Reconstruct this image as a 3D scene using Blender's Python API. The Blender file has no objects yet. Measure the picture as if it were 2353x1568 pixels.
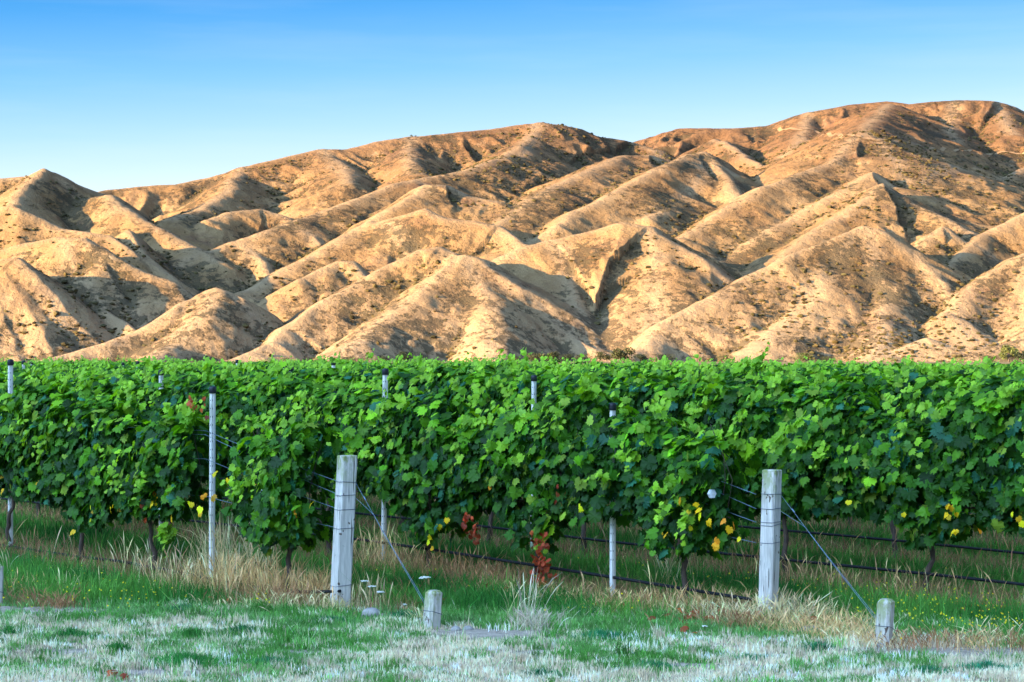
import bpy, math, random
import numpy as np
from math import radians, sin, cos, atan2, pi
from mathutils import Vector, Matrix
random.seed(7)
RNG = np.random.default_rng(11)
scene = bpy.context.scene
COL = scene.collection

# ------------------------------------------------------------------ camera
CAMH, F, CX, HY = 2.1, 5000.0, 1176.5, 820.0        # focal length and horizon in units of a 2353 px wide frame
cam_d = bpy.data.cameras.new('camera'); cam = bpy.data.objects.new('camera', cam_d); COL.objects.link(cam)
cam.location = (0, 0, CAMH); cam.rotation_euler = (radians(90), 0, 0)
cam_d.sensor_width = 36; cam_d.lens = 36 * F / 2353.0
cam_d.shift_y = (HY - 784) / 2353.0
cam_d.clip_start = 0.5; cam_d.clip_end = 20000
cam_d.dof.use_dof = True; cam_d.dof.focus_distance = 18.8; cam_d.dof.aperture_fstop = 14
scene.camera = cam
# ------------------------------------------------------------------ sky, sun, exposure
SUN_EL, SUN_H = radians(9.3), Vector((-0.87, -0.49)).normalized()
to_sun = Vector((SUN_H.x * cos(SUN_EL), SUN_H.y * cos(SUN_EL), sin(SUN_EL)))
world = bpy.data.worlds.new('World'); scene.world = world; world.use_nodes = True
wn, wl = world.node_tree.nodes, world.node_tree.links
wn.clear()
tc = wn.new('ShaderNodeTexCoord')
FILL_GLOW = 7.2
nrm0 = wn.new('ShaderNodeVectorMath'); nrm0.operation = 'NORMALIZE'; wl.new(tc.outputs['Generated'], nrm0.inputs[0])
mp = wn.new('ShaderNodeMapping'); mp.vector_type = 'POINT'; mp.inputs['Scale'].default_value = (1, 1, 3.0)
nrm = wn.new('ShaderNodeVectorMath'); nrm.operation = 'NORMALIZE'
sky = wn.new('ShaderNodeTexSky'); sky.sky_type = 'NISHITA'; sky.sun_disc = False
sky.sun_elevation = SUN_EL; sky.sun_rotation = atan2(to_sun.x, to_sun.y)
sky.air_density = 1.0; sky.dust_density = 0.3; sky.ozone_density = 1.5
# clear-air gradient: whitish above the hills, deepening quickly with height and towards the left
dot = wn.new('ShaderNodeVectorMath'); dot.operation = 'DOT_PRODUCT'; dot.inputs[1].default_value = (-0.05, 0, 1)
ramp = wn.new('ShaderNodeValToRGB'); e = ramp.color_ramp.elements
SKY = [(0.0, (.80, .90, 1.0)), (0.086, (.68, .83, .95)), (0.108, (.42, .68, .93)), (0.134, (.19, .51, .89)), (0.166, (.03, .32, .78)), (0.19, (.03, .27, .74)), (0.30, (.10, .28, .72)), (1.0, (.10, .25, .62))]
e[0].position, e[0].color = SKY[0][0], (*SKY[0][1], 1); e[1].position, e[1].color = SKY[-1][0], (*SKY[-1][1], 1)
for p_, c_ in SKY[1:-1]:
    x_ = e.new(p_); x_.color = (*c_, 1)
gain = wn.new('ShaderNodeVectorMath'); gain.operation = 'SCALE'; gain.inputs['Scale'].default_value = 1.08
# faint low streaks of cloud
wm = wn.new('ShaderNodeMapping'); wm.inputs['Scale'].default_value = (5, 5, 55); wm.inputs['Location'].default_value = (2.3, 0, .7)
wno = wn.new('ShaderNodeTexNoise'); wno.inputs['Scale'].default_value = 1.0; wno.inputs['Detail'].default_value = 5; wno.inputs['Roughness'].default_value = .55
wr = wn.new('ShaderNodeMapRange'); wr.inputs[1].default_value = .48; wr.inputs[2].default_value = .80; wr.inputs[4].default_value = .12
wisp = wn.new('ShaderNodeMix'); wisp.data_type = 'RGBA'; wisp.inputs[7].default_value = (.92, .99, 1.05, 1)
wl.new(tc.outputs['Generated'], wm.inputs[0]); wl.new(wm.outputs[0], wno.inputs['Vector']); wl.new(wno.outputs[0], wr.inputs[0]); wl.new(wr.outputs[0], wisp.inputs[0]); wl.new(gain.outputs[0], wisp.inputs[6])
mixs = wn.new('ShaderNodeMix'); mixs.data_type = 'RGBA'; mixs.inputs[0].default_value = 0.93
bg = wn.new('ShaderNodeBackground'); bg.inputs['Strength'].default_value = 0.15
wo = wn.new('ShaderNodeOutputWorld')
wl.new(tc.outputs['Generated'], mp.inputs['Vector']); wl.new(mp.outputs[0], nrm.inputs[0]); wl.new(nrm.outputs[0], sky.inputs['Vector'])
wl.new(tc.outputs['Generated'], dot.inputs[0]); wl.new(dot.outputs['Value'], ramp.inputs[0]); wl.new(ramp.outputs[0], gain.inputs[0])
# broad bluish glow added on the sun's side of the sky to light the foreground
gd = wn.new('ShaderNodeVectorMath'); gd.operation = 'DOT_PRODUCT'; gd.inputs[1].default_value = Vector((-0.80, -0.58, 0.40)).normalized()[:]
gm_ = wn.new('ShaderNodeMapRange'); gm_.interpolation_type = 'SMOOTHSTEP'; gm_.inputs[1].default_value = 0.42; gm_.inputs[2].default_value = 1.0; gm_.inputs[3].default_value = 0.0; gm_.inputs[4].default_value = FILL_GLOW
gc_ = wn.new('ShaderNodeVectorMath'); gc_.operation = 'SCALE'; gc_.inputs[0].default_value = (0.42, 0.67, 1.0)
ga_ = wn.new('ShaderNodeVectorMath'); ga_.operation = 'ADD'
wl.new(nrm0.outputs[0], gd.inputs[0]); wl.new(gd.outputs['Value'], gm_.inputs[0]); wl.new(gm_.outputs[0], gc_.inputs['Scale'])
wl.new(sky.outputs[0], mixs.inputs[6]); wl.new(wisp.outputs[2], mixs.inputs[7]); wl.new(mixs.outputs[2], ga_.inputs[0]); wl.new(gc_.outputs[0], ga_.inputs[1]); wl.new(ga_.outputs[0], bg.inputs['Color']); wl.new(bg.outputs[0], wo.inputs['Surface'])
sl = bpy.data.lights.new('sun', 'SUN'); sl.energy = 5.0; sl.angle = radians(0.5); sl.color = (1.0, 0.69, 0.35)
so = bpy.data.objects.new('sun', sl); COL.objects.link(so)
so.rotation_euler = to_sun.to_track_quat('Z', 'Y').to_euler()
scene.view_settings.view_transform = 'Standard'; scene.view_settings.look = 'None'
scene.view_settings.exposure = 2.8; scene.view_settings.gamma = 1.0

# ------------------------------------------------------------------ helpers
def P(px, py, d):
    return np.array(((px - CX) / F * d, d, CAMH + (HY - py) / F * d))
def G(px, py, z=0.0):
    d = (CAMH - z) * F / (py - HY)
    return np.array(((px - CX) / F * d, d, z))

def tag(o, label=None, cat=None, group=None, kind=None):
    if label: o['label'] = label
    if cat: o['category'] = cat
    if group: o['group'] = group
    if kind: o['kind'] = kind
    return o
def link(o, parent=None):
    COL.objects.link(o)
    if parent: o.parent = parent
    return o
def empty(name, loc=(0, 0, 0), rz=0.0):
    o = bpy.data.objects.new(name, None); o.location = loc; o.rotation_euler = (0, 0, rz); o.empty_display_size = 0.1
    return link(o)
def mesh_np(name, V, faces, mats=(), col=None, smooth=False, midx=None):
    """V (n,3); faces = list of int arrays (m,k)"""
    me = bpy.data.meshes.new(name)
    V = np.asarray(V, dtype=np.float32)
    me.vertices.add(len(V)); me.vertices.foreach_set('co', V.ravel())
    loops = np.concatenate([f.ravel() for f in faces]).astype(np.int32)
    tot = np.concatenate([np.full(len(f), f.shape[1]) for f in faces]).astype(np.int32)
    st = np.concatenate([[0], np.cumsum(tot)[:-1]]).astype(np.int32)
    me.loops.add(len(loops)); me.loops.foreach_set('vertex_index', loops)
    me.polygons.add(len(tot)); me.polygons.foreach_set('loop_start', st); me.polygons.foreach_set('loop_total', tot)
    if midx is not None: me.polygons.foreach_set('material_index', np.asarray(midx, dtype=np.int32))
    me.polygons.foreach_set('use_smooth', np.full(len(tot), smooth, dtype=bool))
    me.update(calc_edges=True)
    if col is not None:
        at = me.color_attributes.new('tint', 'FLOAT_COLOR', 'POINT')
        c = np.ones((len(V), 4), dtype=np.float32); c[:, :3] = col
        at.data.foreach_set('color', c.ravel())
    for m in mats: me.materials.append(m)
    return me
def obj(name, me, parent=None):
    return link(bpy.data.objects.new(name, me), parent)

class MB:                                   # collects small solids into ONE mesh
    def __init__(s): s.V = []; s.F4 = []; s.F3 = []; s.n = 0
    def add(s, V, q=(), t=()):
        s.V.append(np.asarray(V, float))
        if len(q): s.F4.append(np.asarray(q) + s.n)
        if len(t): s.F3.append(np.asarray(t) + s.n)
        s.n += len(V)
    def tube(s, pts, r, k=8, cap=True):
        pts = np.asarray(pts, float); n = len(pts)
        r = np.full(n, r, float) if np.isscalar(r) else np.asarray(r, float)
        tan = np.gradient(pts, axis=0); tan /= np.linalg.norm(tan, axis=1)[:, None] + 1e-12
        ref = np.array([0, 0, 1.0]) if abs(tan[:, 2]).mean() < 0.8 else np.array([1.0, 0, 0])
        a = np.cross(tan, ref); a /= np.linalg.norm(a, axis=1)[:, None] + 1e-12
        b = np.cross(tan, a)
        th = np.arange(k) * 2 * pi / k
        V = pts[:, None, :] + r[:, None, None] * (np.cos(th)[None, :, None] * a[:, None, :] + np.sin(th)[None, :, None] * b[:, None, :])
        V = V.reshape(-1, 3); q = []
        for i in range(n - 1):
            for j in range(k):
                q.append((i * k + j, i * k + (j + 1) % k, (i + 1) * k + (j + 1) % k, (i + 1) * k + j))
        t = []
        if cap:
            V = np.vstack([V, pts[0], pts[-1]]); c0, c1 = n * k, n * k + 1
            for j in range(k):
                t.append((c0, (j + 1) % k, j)); t.append((c1, (n - 1) * k + j, (n - 1) * k + (j + 1) % k))
        s.add(V, q, t)
    def loft(s, rings, cap=True):           # rings: list of (k,3) arrays
        k = len(rings[0]); V = np.vstack(rings); q = []
        for i in range(len(rings) - 1):
            for j in range(k):
                q.append((i * k + j, i * k + (j + 1) % k, (i + 1) * k + (j + 1) % k, (i + 1) * k + j))
        t = []
        if cap:
            for i, ro in ((0, -1), (len(rings) - 1, 1)):
                c = len(V); V = np.vstack([V, rings[i].mean(axis=0)])
                for j in range(k):
                    a, b = i * k + j, i * k + (j + 1) % k
                    t.append((c, a, b) if ro > 0 else (c, b, a))
        s.add(V, q, t)
    def build(s, name, mat, parent=None, smooth=False):
        fs = []
        if s.F4: fs.append(np.vstack(s.F4))
        if s.F3: fs.append(np.vstack(s.F3))
        return obj(name, mesh_np(name, np.vstack(s.V), fs, [mat] if not isinstance(mat, (list, tuple)) else mat, smooth=smooth), parent)

# noise ------------------------------------------------------------
_perm = np.random.default_rng(3).permutation(512).astype(np.int64); _perm = np.concatenate([_perm, _perm])
_ga = np.random.default_rng(4).random(512) * 2 * pi; _gx, _gy = np.cos(_ga), np.sin(_ga)
def pnoise(x, y, seed=0):
    x = np.asarray(x, float) + seed * 17.31; y = np.asarray(y, float) + seed * 9.77
    xi = np.floor(x).astype(np.int64); yi = np.floor(y).astype(np.int64); xf = x - xi; yf = y - yi
    u = xf * xf * xf * (xf * (xf * 6 - 15) + 10); v = yf * yf * yf * (yf * (yf * 6 - 15) + 10)
    def g(ix, iy, dx, dy):
        h = _perm[(_perm[ix & 511] + iy) & 511]; return _gx[h] * dx + _gy[h] * dy
    n00 = g(xi, yi, xf, yf); n10 = g(xi + 1, yi, xf - 1, yf); n01 = g(xi, yi + 1, xf, yf - 1); n11 = g(xi + 1, yi + 1, xf - 1, yf - 1)
    return ((n00 * (1 - u) + n10 * u) * (1 - v) + (n01 * (1 - u) + n11 * u) * v) * 1.5
def fbm(x, y, o=4, seed=0):
    s = 0; a = 1.0; t = 0
    for i in range(o):
        s = s + a * pnoise(x * 2 ** i, y * 2 ** i, seed + i * 3); t += a; a *= 0.5
    return s / t
def sstep(a, b, x):
    t = np.clip((x - a) / (b - a), 0, 1); return t * t * (3 - 2 * t)

# materials --------------------------------------------------------
def new_mat(name):
    m = bpy.data.materials.new(name); m.use_nodes = True
    nt = m.node_tree; nt.nodes.clear()
    out = nt.nodes.new('ShaderNodeOutputMaterial'); b = nt.nodes.new('ShaderNodeBsdfPrincipled')
    nt.links.new(b.outputs[0], out.inputs['Surface'])
    return m, nt, b, out
def simple(name, c, rough=0.6, metal=0.0, noise=None, bump=0.0, c2=None, scale=(20, 20, 20), spec=0.4):
    m, nt, b, out = new_mat(name)
    b.inputs['Roughness'].default_value = rough; b.inputs['Metallic'].default_value = metal
    b.inputs['Specular IOR Level'].default_value = spec
    b.inputs['Base Color'].default_value = (*c, 1)
    if c2:
        t = nt.nodes.new('ShaderNodeTexCoord'); mpn = nt.nodes.new('ShaderNodeMapping'); mpn.inputs['Scale'].default_value = scale
        n = nt.nodes.new('ShaderNodeTexNoise'); n.inputs['Scale'].default_value = 1; n.inputs['Detail'].default_value = 6; n.inputs['Roughness'].default_value = 0.65
        r = nt.nodes.new('ShaderNodeValToRGB'); r.color_ramp.elements[0].position = 0.32; r.color_ramp.elements[1].position = 0.68
        r.color_ramp.elements[0].color = (*c2, 1); r.color_ramp.elements[1].color = (*c, 1)
        nt.links.new(t.outputs['Object'], mpn.inputs[0]); nt.links.new(mpn.outputs[0], n.inputs['Vector']); nt.links.new(n.outputs[0], r.inputs[0]); nt.links.new(r.outputs[0], b.inputs['Base Color'])
        if bump:
            bp = nt.nodes.new('ShaderNodeBump'); bp.inputs['Strength'].default_value = bump; bp.inputs['Distance'].default_value = 0.01
            nt.links.new(n.outputs[0], bp.inputs['Height']); nt.links.new(bp.outputs[0], b.inputs['Normal'])
    return m
def tint_mat(name, rough=0.5, transl=0.3, spec=0.4, tmul=(1.5, 1.6, 0.7)):
    m, nt, b, out = new_mat(name)
    a = nt.nodes.new('ShaderNodeVertexColor'); a.layer_name = 'tint'
    nt.links.new(a.outputs[0], b.inputs['Base Color']); b.inputs['Roughness'].default_value = rough; b.inputs['Specular IOR Level'].default_value = spec
    if transl > 0:
        tr = nt.nodes.new('ShaderNodeBsdfTranslucent'); mx = nt.nodes.new('ShaderNodeMix'); mx.data_type = 'RGBA'; mx.blend_type = 'MULTIPLY'
        mx.inputs[0].default_value = 1; mx.inputs[7].default_value = (*tmul, 1); nt.links.new(a.outputs[0], mx.inputs[6]); nt.links.new(mx.outputs[2], tr.inputs[0])
        ms = nt.nodes.new('ShaderNodeMixShader'); ms.inputs[0].default_value = transl
        nt.links.new(b.outputs[0], ms.inputs[1]); nt.links.new(tr.outputs[0], ms.inputs[2]); nt.links.new(ms.outputs[0], out.inputs['Surface'])
    return m
M_leaf = tint_mat('vine_leaf', 0.5, 0.36, 0.22, (1.6, 1.5, 0.5))
M_grass = tint_mat('grass_blade', 0.7, 0.3, 0.2, (1.2, 1.3, 0.8))
M_straw = tint_mat('straw', 0.8, 0.25, 0.15, (1.1, 1.1, 1.0))
M_bark = simple('vine_bark', (0.13, 0.085, 0.06), 0.9, c2=(0.05, 0.035, 0.028), scale=(60, 60, 14), bump=0.8)
M_galv = simple('galvanised_steel', (0.90, 0.84, 0.78), 0.45, 0.2, c2=(0.70, 0.66, 0.62), scale=(50, 50, 8))
M_black = simple('black_plastic', (0.012, 0.013, 0.018), 0.5)
M_hose = simple('hose_plastic', (0.006, 0.007, 0.009), 0.6, spec=.25)
M_wire = simple('wire_steel', (0.16, 0.22, 0.30), 0.5, 0.3)
M_wireband = simple('band_wire', (0.09, 0.11, 0.15), 0.5, 0.4)
M_white = simple('white_plastic', (0.75, 0.76, 0.78), 0.5)

# ------------------------------------------------------------------ hills
R = []
CMP = 0.42; DMAX = 1800
def squash(d): return 900 + (d - 900) * CMP if d > 900 else d
def ridge(pts, slope=0.62, r=9.0, rib=5.0): R.append((np.array([P(p[0], p[1], squash(p[2])) for p in pts]), slope, r * .6, rib * .62))
# skylines
ridge([(-500,440,2100),(0,455,2050),(180,455,2000),(250,436,2050),(330,428,2050),(400,425,2050),(470,410,2080),(560,385,2100),(700,350,2150),(740,343,2160),(800,343,2180),(860,326,2200),(940,316,2230),(1050,305,2260),(1130,298,2280),(1200,287,2300),(1240,283,2300),(1300,290,2320),(1340,298,2330),(1380,315,2340),(1450,326,2350),(1500,345,2300),(1530,372,2200)],.42,22,11)
ridge([(1300,350,2800),(1460,328,2780),(1560,297,2750),(1700,295,2700),(1760,290,2700),(1860,260,2700),(1960,240,2700),(2040,233,2700),(2090,240,2690),(2150,235,2690),(2200,232,2680),(2290,234,2660),(2353,265,2640),(2500,300,2600),(2900,330,2500)],.33,30,13)
ridge([(-500,470,1650),(-200,430,1650),(0,410,1680),(60,405,1690),(100,388,1700),(130,396,1712),(180,425,1740),(215,440,1760),(260,452,1800)],.72,6,6)
ridge([(100,388,1700),(60,430,1600),(30,470,1500)],.6,8,4)
# left group
ridge([(150,462,1690),(205,455,1660),(250,447,1610),(285,480,1560),(340,512,1510),(440,560,1440),(500,600,1380)],.62,12,4)
ridge([(-400,530,1420),(-100,490,1410),(0,479,1400),(39,472,1395),(63,486,1385),(140,525,1365),(246,542,1340),(300,575,1310),(380,625,1270)],.72,6,4)
ridge([(-400,640,1280),(0,580,1260),(60,560,1245),(130,545,1230),(200,548,1210),(250,580,1190),(340,625,1170),(400,648,1155),(440,685,1140),(470,740,1120)],.72,9,4)
ridge([(200,548,1210),(235,600,1175),(290,690,1120),(340,770,1060)],.66,5,3)
ridge([(150,560,1215),(165,620,1160),(240,700,1100),(310,760,1030)],.66,5,3)
ridge([(-400,640,1120),(-100,600,1100),(0,596,1090),(45,592,1085),(80,630,1065),(125,700,1035),(165,780,1000),(190,830,975)],.62,10,4)
ridge([(300,530,1380),(330,580,1320),(400,640,1260)],.6,5,3)
ridge([(60,835,900),(130,820,925),(200,797,955),(300,765,985),(430,692,1040),(500,662,1060),(535,682,1055),(580,735,1035),(640,790,1000)],.6,6,3)
ridge([(500,662,1060),(470,720,1000),(400,790,940),(300,840,880)],.55,14,2)
# central pyramid
ridge([(440,845,890),(540,825,915),(620,785,960),(650,752,1000),(781,672,1070),(900,605,1130),(960,574,1150),(1010,567,1150),(1045,582,1135)],.58,7,3)
ridge([(1045,588,1125),(1075,586,1120),(1120,602,1112),(1160,640,1095),(1230,710,1062),(1300,762,1030),(1385,814,985)],.72,6,3)
ridge([(1068,588,1120),(980,660,1050),(880,740,970),(760,825,880)],.5,20,4)
ridge([(1085,590,1118),(1120,690,1030),(1150,830,890)],.55,22,4)
# spurs behind it
ridge([(387,632,1350),(475,581,1420),(538,556,1460),(682,507,1550),(827,454,1680),(900,425,1750),(986,405,1820),(1060,392,1880),(1150,362,2000),(1200,330,2150),(1240,283,2300)],.36,10,4)
ridge([(538,556,1460),(600,600,1400),(620,640,1350)],.6,8,3)
ridge([(660,515,1540),(720,545,1500),(745,580,1450)],.6,8,3)
ridge([(570,668,1270),(686,602,1350),(781,548,1420),(855,507,1480),(900,478,1520),(985,425,1600),(1030,425,1620),(1080,450,1600),(1140,462,1590)],.38,8,4)
ridge([(855,509,1470),(905,535,1420),(950,582,1370)],.6,6,2)
ridge([(860,512,1460),(978,479,1450),(1027,503,1430),(1101,511,1420),(1150,520,1410),(1212,562,1370)],.6,7,3)
ridge([(690,640,1240),(770,600,1290),(805,600,1285),(840,635,1260)],.6,6,2)
ridge([(1140,520,1480),(1250,440,1640),(1330,402,1750),(1440,356,1950),(1500,357,1980),(1530,374,1960)],.30,12,4)
ridge([(1170,600,1340),(1232,546,1420),(1273,520,1450),(1355,470,1540),(1440,425,1640),(1520,380,1750),(1585,355,1850),(1615,350,1870),(1650,370,1840),(1690,402,1800)],.36,7,4)
ridge([(1615,350,1870),(1610,420,1750),(1570,470,1620),(1480,500,1520)],.6,8,4)
ridge([(1640,370,1840),(1690,450,1650),(1680,520,1550)],.6,9,4)
ridge([(1120,606,1210),(1200,570,1240),(1273,552,1255),(1360,530,1262),(1421,511,1265),(1487,520,1255),(1560,560,1225),(1608,592,1200),(1653,633,1170),(1690,690,1130)],.43,8,5)
ridge([(1273,552,1255),(1300,620,1190),(1318,700,1110),(1375,800,1005)],.44,9,5)
ridge([(1487,520,1255),(1505,620,1180),(1515,720,1080),(1490,800,985)],.44,12,5)
# right group
ridge([(1400,835,900),(1470,802,955),(1535,736,1010),(1680,652,1090),(1798,593,1150),(1908,554,1200),(1987,519,1240),(2031,536,1230),(2097,585,1200),(2163,646,1150),(2200,720,1090),(2230,800,1000)],.52,8,5)
ridge([(1987,521,1240),(1900,650,1120),(1800,740,1020),(1690,838,900)],.5,18,6)
ridge([(2000,525,1235),(2030,680,1100),(2020,838,900)],.5,20,6)
ridge([(1560,547,1440),(1618,511,1500),(1746,431,1620),(1908,374,1780),(1965,322,1900),(1983,312,1920),(2020,345,1900),(2060,410,1800),(2080,450,1700)],.36,8,5)
ridge([(1983,312,1920),(2000,285,2150),(2040,240,2550)],.36,20,6)
ridge([(1640,612,1380),(1700,568,1430),(1834,492,1540),(2009,396,1670),(2060,430,1650)],.30,8,5)
ridge([(1780,600,1290),(1900,518,1430),(1960,470,1500),(2031,422,1560),(2100,470,1530),(2180,500,1480),(2260,545,1420)],.33,9,5)
ridge([(2100,585,1330),(2130,540,1380),(2170,520,1400),(2240,570,1360),(2290,600,1330)],.55,9,4)
ridge([(2120,470,1700),(2200,432,1850),(2290,420,1950),(2353,385,2100),(2500,360,2300)],.5,14,5)
ridge([(2170,620,1260),(2264,537,1400),(2353,490,1460),(2500,430,1550),(2800,380,1700)],.55,9,5)
ridge([(2180,720,1060),(2225,660,1120),(2290,620,1160),(2353,585,1200),(2500,530,1280),(2900,480,1400)],.55,12,6)
ridge([(2353,590,1190),(2380,700,1080),(2360,820,930)],.5,16,6)
ridge([(2040,815,925),(2130,777,955),(2200,800,940),(2300,795,940),(2420,760,960),(2600,750,960)],.35,14,2)
ridge([(1640,320,2550),(1660,326,2430),(1705,352,2330),(1755,383,2150)],.55,7,3)
ridge([(1240,283,2300),(1215,330,2180),(1195,378,2050)],.38,10,7)
ridge([(950,316,2230),(935,360,2080),(960,400,1960)],.38,12,7)
ridge([(740,343,2160),(790,385,2040),(800,420,1900)],.38,12,7)
ridge([(560,385,2100),(520,440,1900),(470,480,1750),(380,505,1620)],.42,12,5)
ridge([(480,505,1640),(530,488,1690),(600,480,1720),(660,500,1700),(690,520,1650)],.55,12,4)
ridge([(1860,260,2700),(1840,320,2400),(1800,370,2200)],.45,16,7)
ridge([(2200,232,2680),(2180,300,2450),(2200,360,2250)],.45,18,8)
ridge([(2290,236,2660),(2330,310,2400)],.33,18,8)

# secondary spurs branching off the main ones
rs = np.random.default_rng(21); SP = []
for pts, slope, rr, rib in R:
    seg = np.linalg.norm(np.diff(pts[:, :2], axis=0), axis=1); cum = np.concatenate([[0], np.cumsum(seg)]); s0 = rs.uniform(12, 35); sgn = 1
    while s0 < cum[-1] - 15:
        k = min(np.searchsorted(cum, s0) - 1, len(seg) - 1); t = (s0 - cum[k]) / seg[k]; p0 = pts[k] + (pts[k + 1] - pts[k]) * t
        dv = (pts[k + 1] - pts[k])[:2] / seg[k]; dn = -dv if pts[k + 1][2] > pts[k][2] else dv
        nv = np.array((-dv[1], dv[0])) * sgn; w_ = rs.uniform(.1, .75); dr = nv + dn * w_; dr /= np.linalg.norm(dr); L_ = rs.uniform(.5, 1.0) * (22 + rib * 12); q = [p0 - (0, 0, 1.5)]
        for m_ in range(1, 5):
            dr = dr + rs.normal(0, .16, 2); dr /= np.linalg.norm(dr); l_ = L_ / 4
            q.append(q[-1] + np.array((dr[0] * l_, dr[1] * l_, -l_ * (rs.uniform(.36, .56) + .05 * m_))))
        SP.append((np.array(q), rs.uniform(.55, .85) * 0.8, rs.uniform(4, 12), rib * .35)); s0 += rs.uniform(35, 90); sgn = -sgn if rs.random() < .75 else sgn
NMAIN = len(R); R += SP
NA, ND = 1000, 860
avals = np.linspace(-0.36, 0.33, NA)
dvals = 780 * np.exp(np.linspace(0, math.log(DMAX / 780), ND))
AA, DD = np.meshgrid(avals, dvals)
TX, TY = AA * DD, DD
wx = 5.0 * fbm(TX / 45, TY / 45, 4, 1); wy = 8.0 * fbm(TX / 50, TY / 50, 4, 2)
QX, QY = TX + wx, TY + wy
H = np.clip((DD - 930), 0, None) ** 1.0 * 0.10 * (0.9 + 0.2 * fbm(TX / 300, TY / 300, 2, 5)) - 2.0
near_r = np.full(H.shape, 1e9)
for ri, (pts, slope, rr, rib) in enumerate(R):
    if ri < NMAIN: W = (slice(0, ND), slice(0, NA))
    else:
        m_ = 80; y0, y1 = pts[:, 1].min() - m_, pts[:, 1].max() + m_; x0, x1 = pts[:, 0].min() - m_, pts[:, 0].max() + m_
        if y0 < 790: continue
        W = (slice(*np.searchsorted(dvals, (y0, y1))), slice(*np.searchsorted(avals, (min(x0 / y0, x0 / y1), max(x1 / y0, x1 / y1)))))
        if W[0].stop - W[0].start < 2 or W[1].stop - W[1].start < 2: continue
    L = 0.0; qx, qy, h0 = QX[W], QY[W], H[W]; best = np.full(h0.shape, 1e9); bz = np.zeros(h0.shape); bt = np.zeros(h0.shape); sd = np.zeros(h0.shape)
    for a, b in zip(pts[:-1], pts[1:]):
        ex, ey = b[0] - a[0], b[1] - a[1]; l2 = ex * ex + ey * ey; ln = math.sqrt(l2)
        t = np.clip(((qx - a[0]) * ex + (qy - a[1]) * ey) / l2, 0, 1)
        dx = qx - a[0] - t * ex; dy = qy - a[1] - t * ey
        dist = np.sqrt(dx * dx + dy * dy); m = dist < best
        best = np.where(m, dist, best); bz = np.where(m, a[2] + t * (b[2] - a[2]), bz); bt = np.where(m, L + t * ln, bt)
        sd = np.where(m, np.sign(ex * dy - ey * dx), sd)
        L += ln
    rr = rr * 0.8; prof = slope * 1.2 * (np.sqrt(best ** 2 + rr ** 2) - rr); prof = prof / (1 + best / 5000)
    rn = pnoise(bt / 24 + sd * 5.3, best / 70 + sd, ri) + 0.55 * pnoise(bt / 11 + sd * 3.1, best / 40, ri + 50)
    rn = 1 - 2.0 * np.abs(rn)
    z = bz - prof + rib * 0.55 * sstep(3, 40, best) * (rn - 0.9)
    k = 2.5 if ri < NMAIN else 3.0                # smooth maximum
    h = np.clip(0.5 + 0.5 * (z - h0) / k, 0, 1)
    H[W] = h0 * (1 - h) + z * h + k * h * (1 - h) * 0.5
    if ri < NMAIN: near_r = np.minimum(near_r, best)
fine = fbm(TX / 18, TY / 18, 4, 9)
rid = 1 - np.abs(fbm(TX / 36, TY / 36, 4, 21)) * 2.6
H += sstep(2, 25, near_r) * (1.6 * fine + 2.2 * (rid - 0.6) + 2.5 * sstep(12, 45, near_r) * fbm(TX / 60, TY / 60, 3, 44)) * sstep(-1.5, 8, H) + 0.25 * fbm(TX / 7, TY / 9, 2, 30)
H = np.where(DD < 860, np.minimum(H, -0.5), H)
TV = np.stack([TX, TY, H], -1).reshape(-1, 3)
ii, jj = np.meshgrid(np.arange(ND - 1), np.arange(NA - 1), indexing='ij')
v0 = (ii * NA + jj).ravel(); TF = np.stack([v0, v0 + 1, v0 + NA + 1, v0 + NA], -1)
# how hollow the ground is: scrub gathers in gullies, bare grass on crests
def blur(a, n):
    for ax in (0, 1):
        c = np.cumsum(np.pad(a, [(n + 1, n) if k == ax else (0, 0) for k in (0, 1)], mode='edge'), axis=ax)
        a = (np.take(c, np.arange(2 * n + 1, c.shape[ax]), axis=ax) - np.take(c, np.arange(0, c.shape[ax] - 2 * n - 1), axis=ax)) / (2 * n + 1)
    return a
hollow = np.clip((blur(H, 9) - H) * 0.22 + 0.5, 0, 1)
colr = np.stack([hollow, np.clip(H / 190, 0, 1), np.clip(near_r / 50, 0, 1)], -1).reshape(-1, 3)

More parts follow.
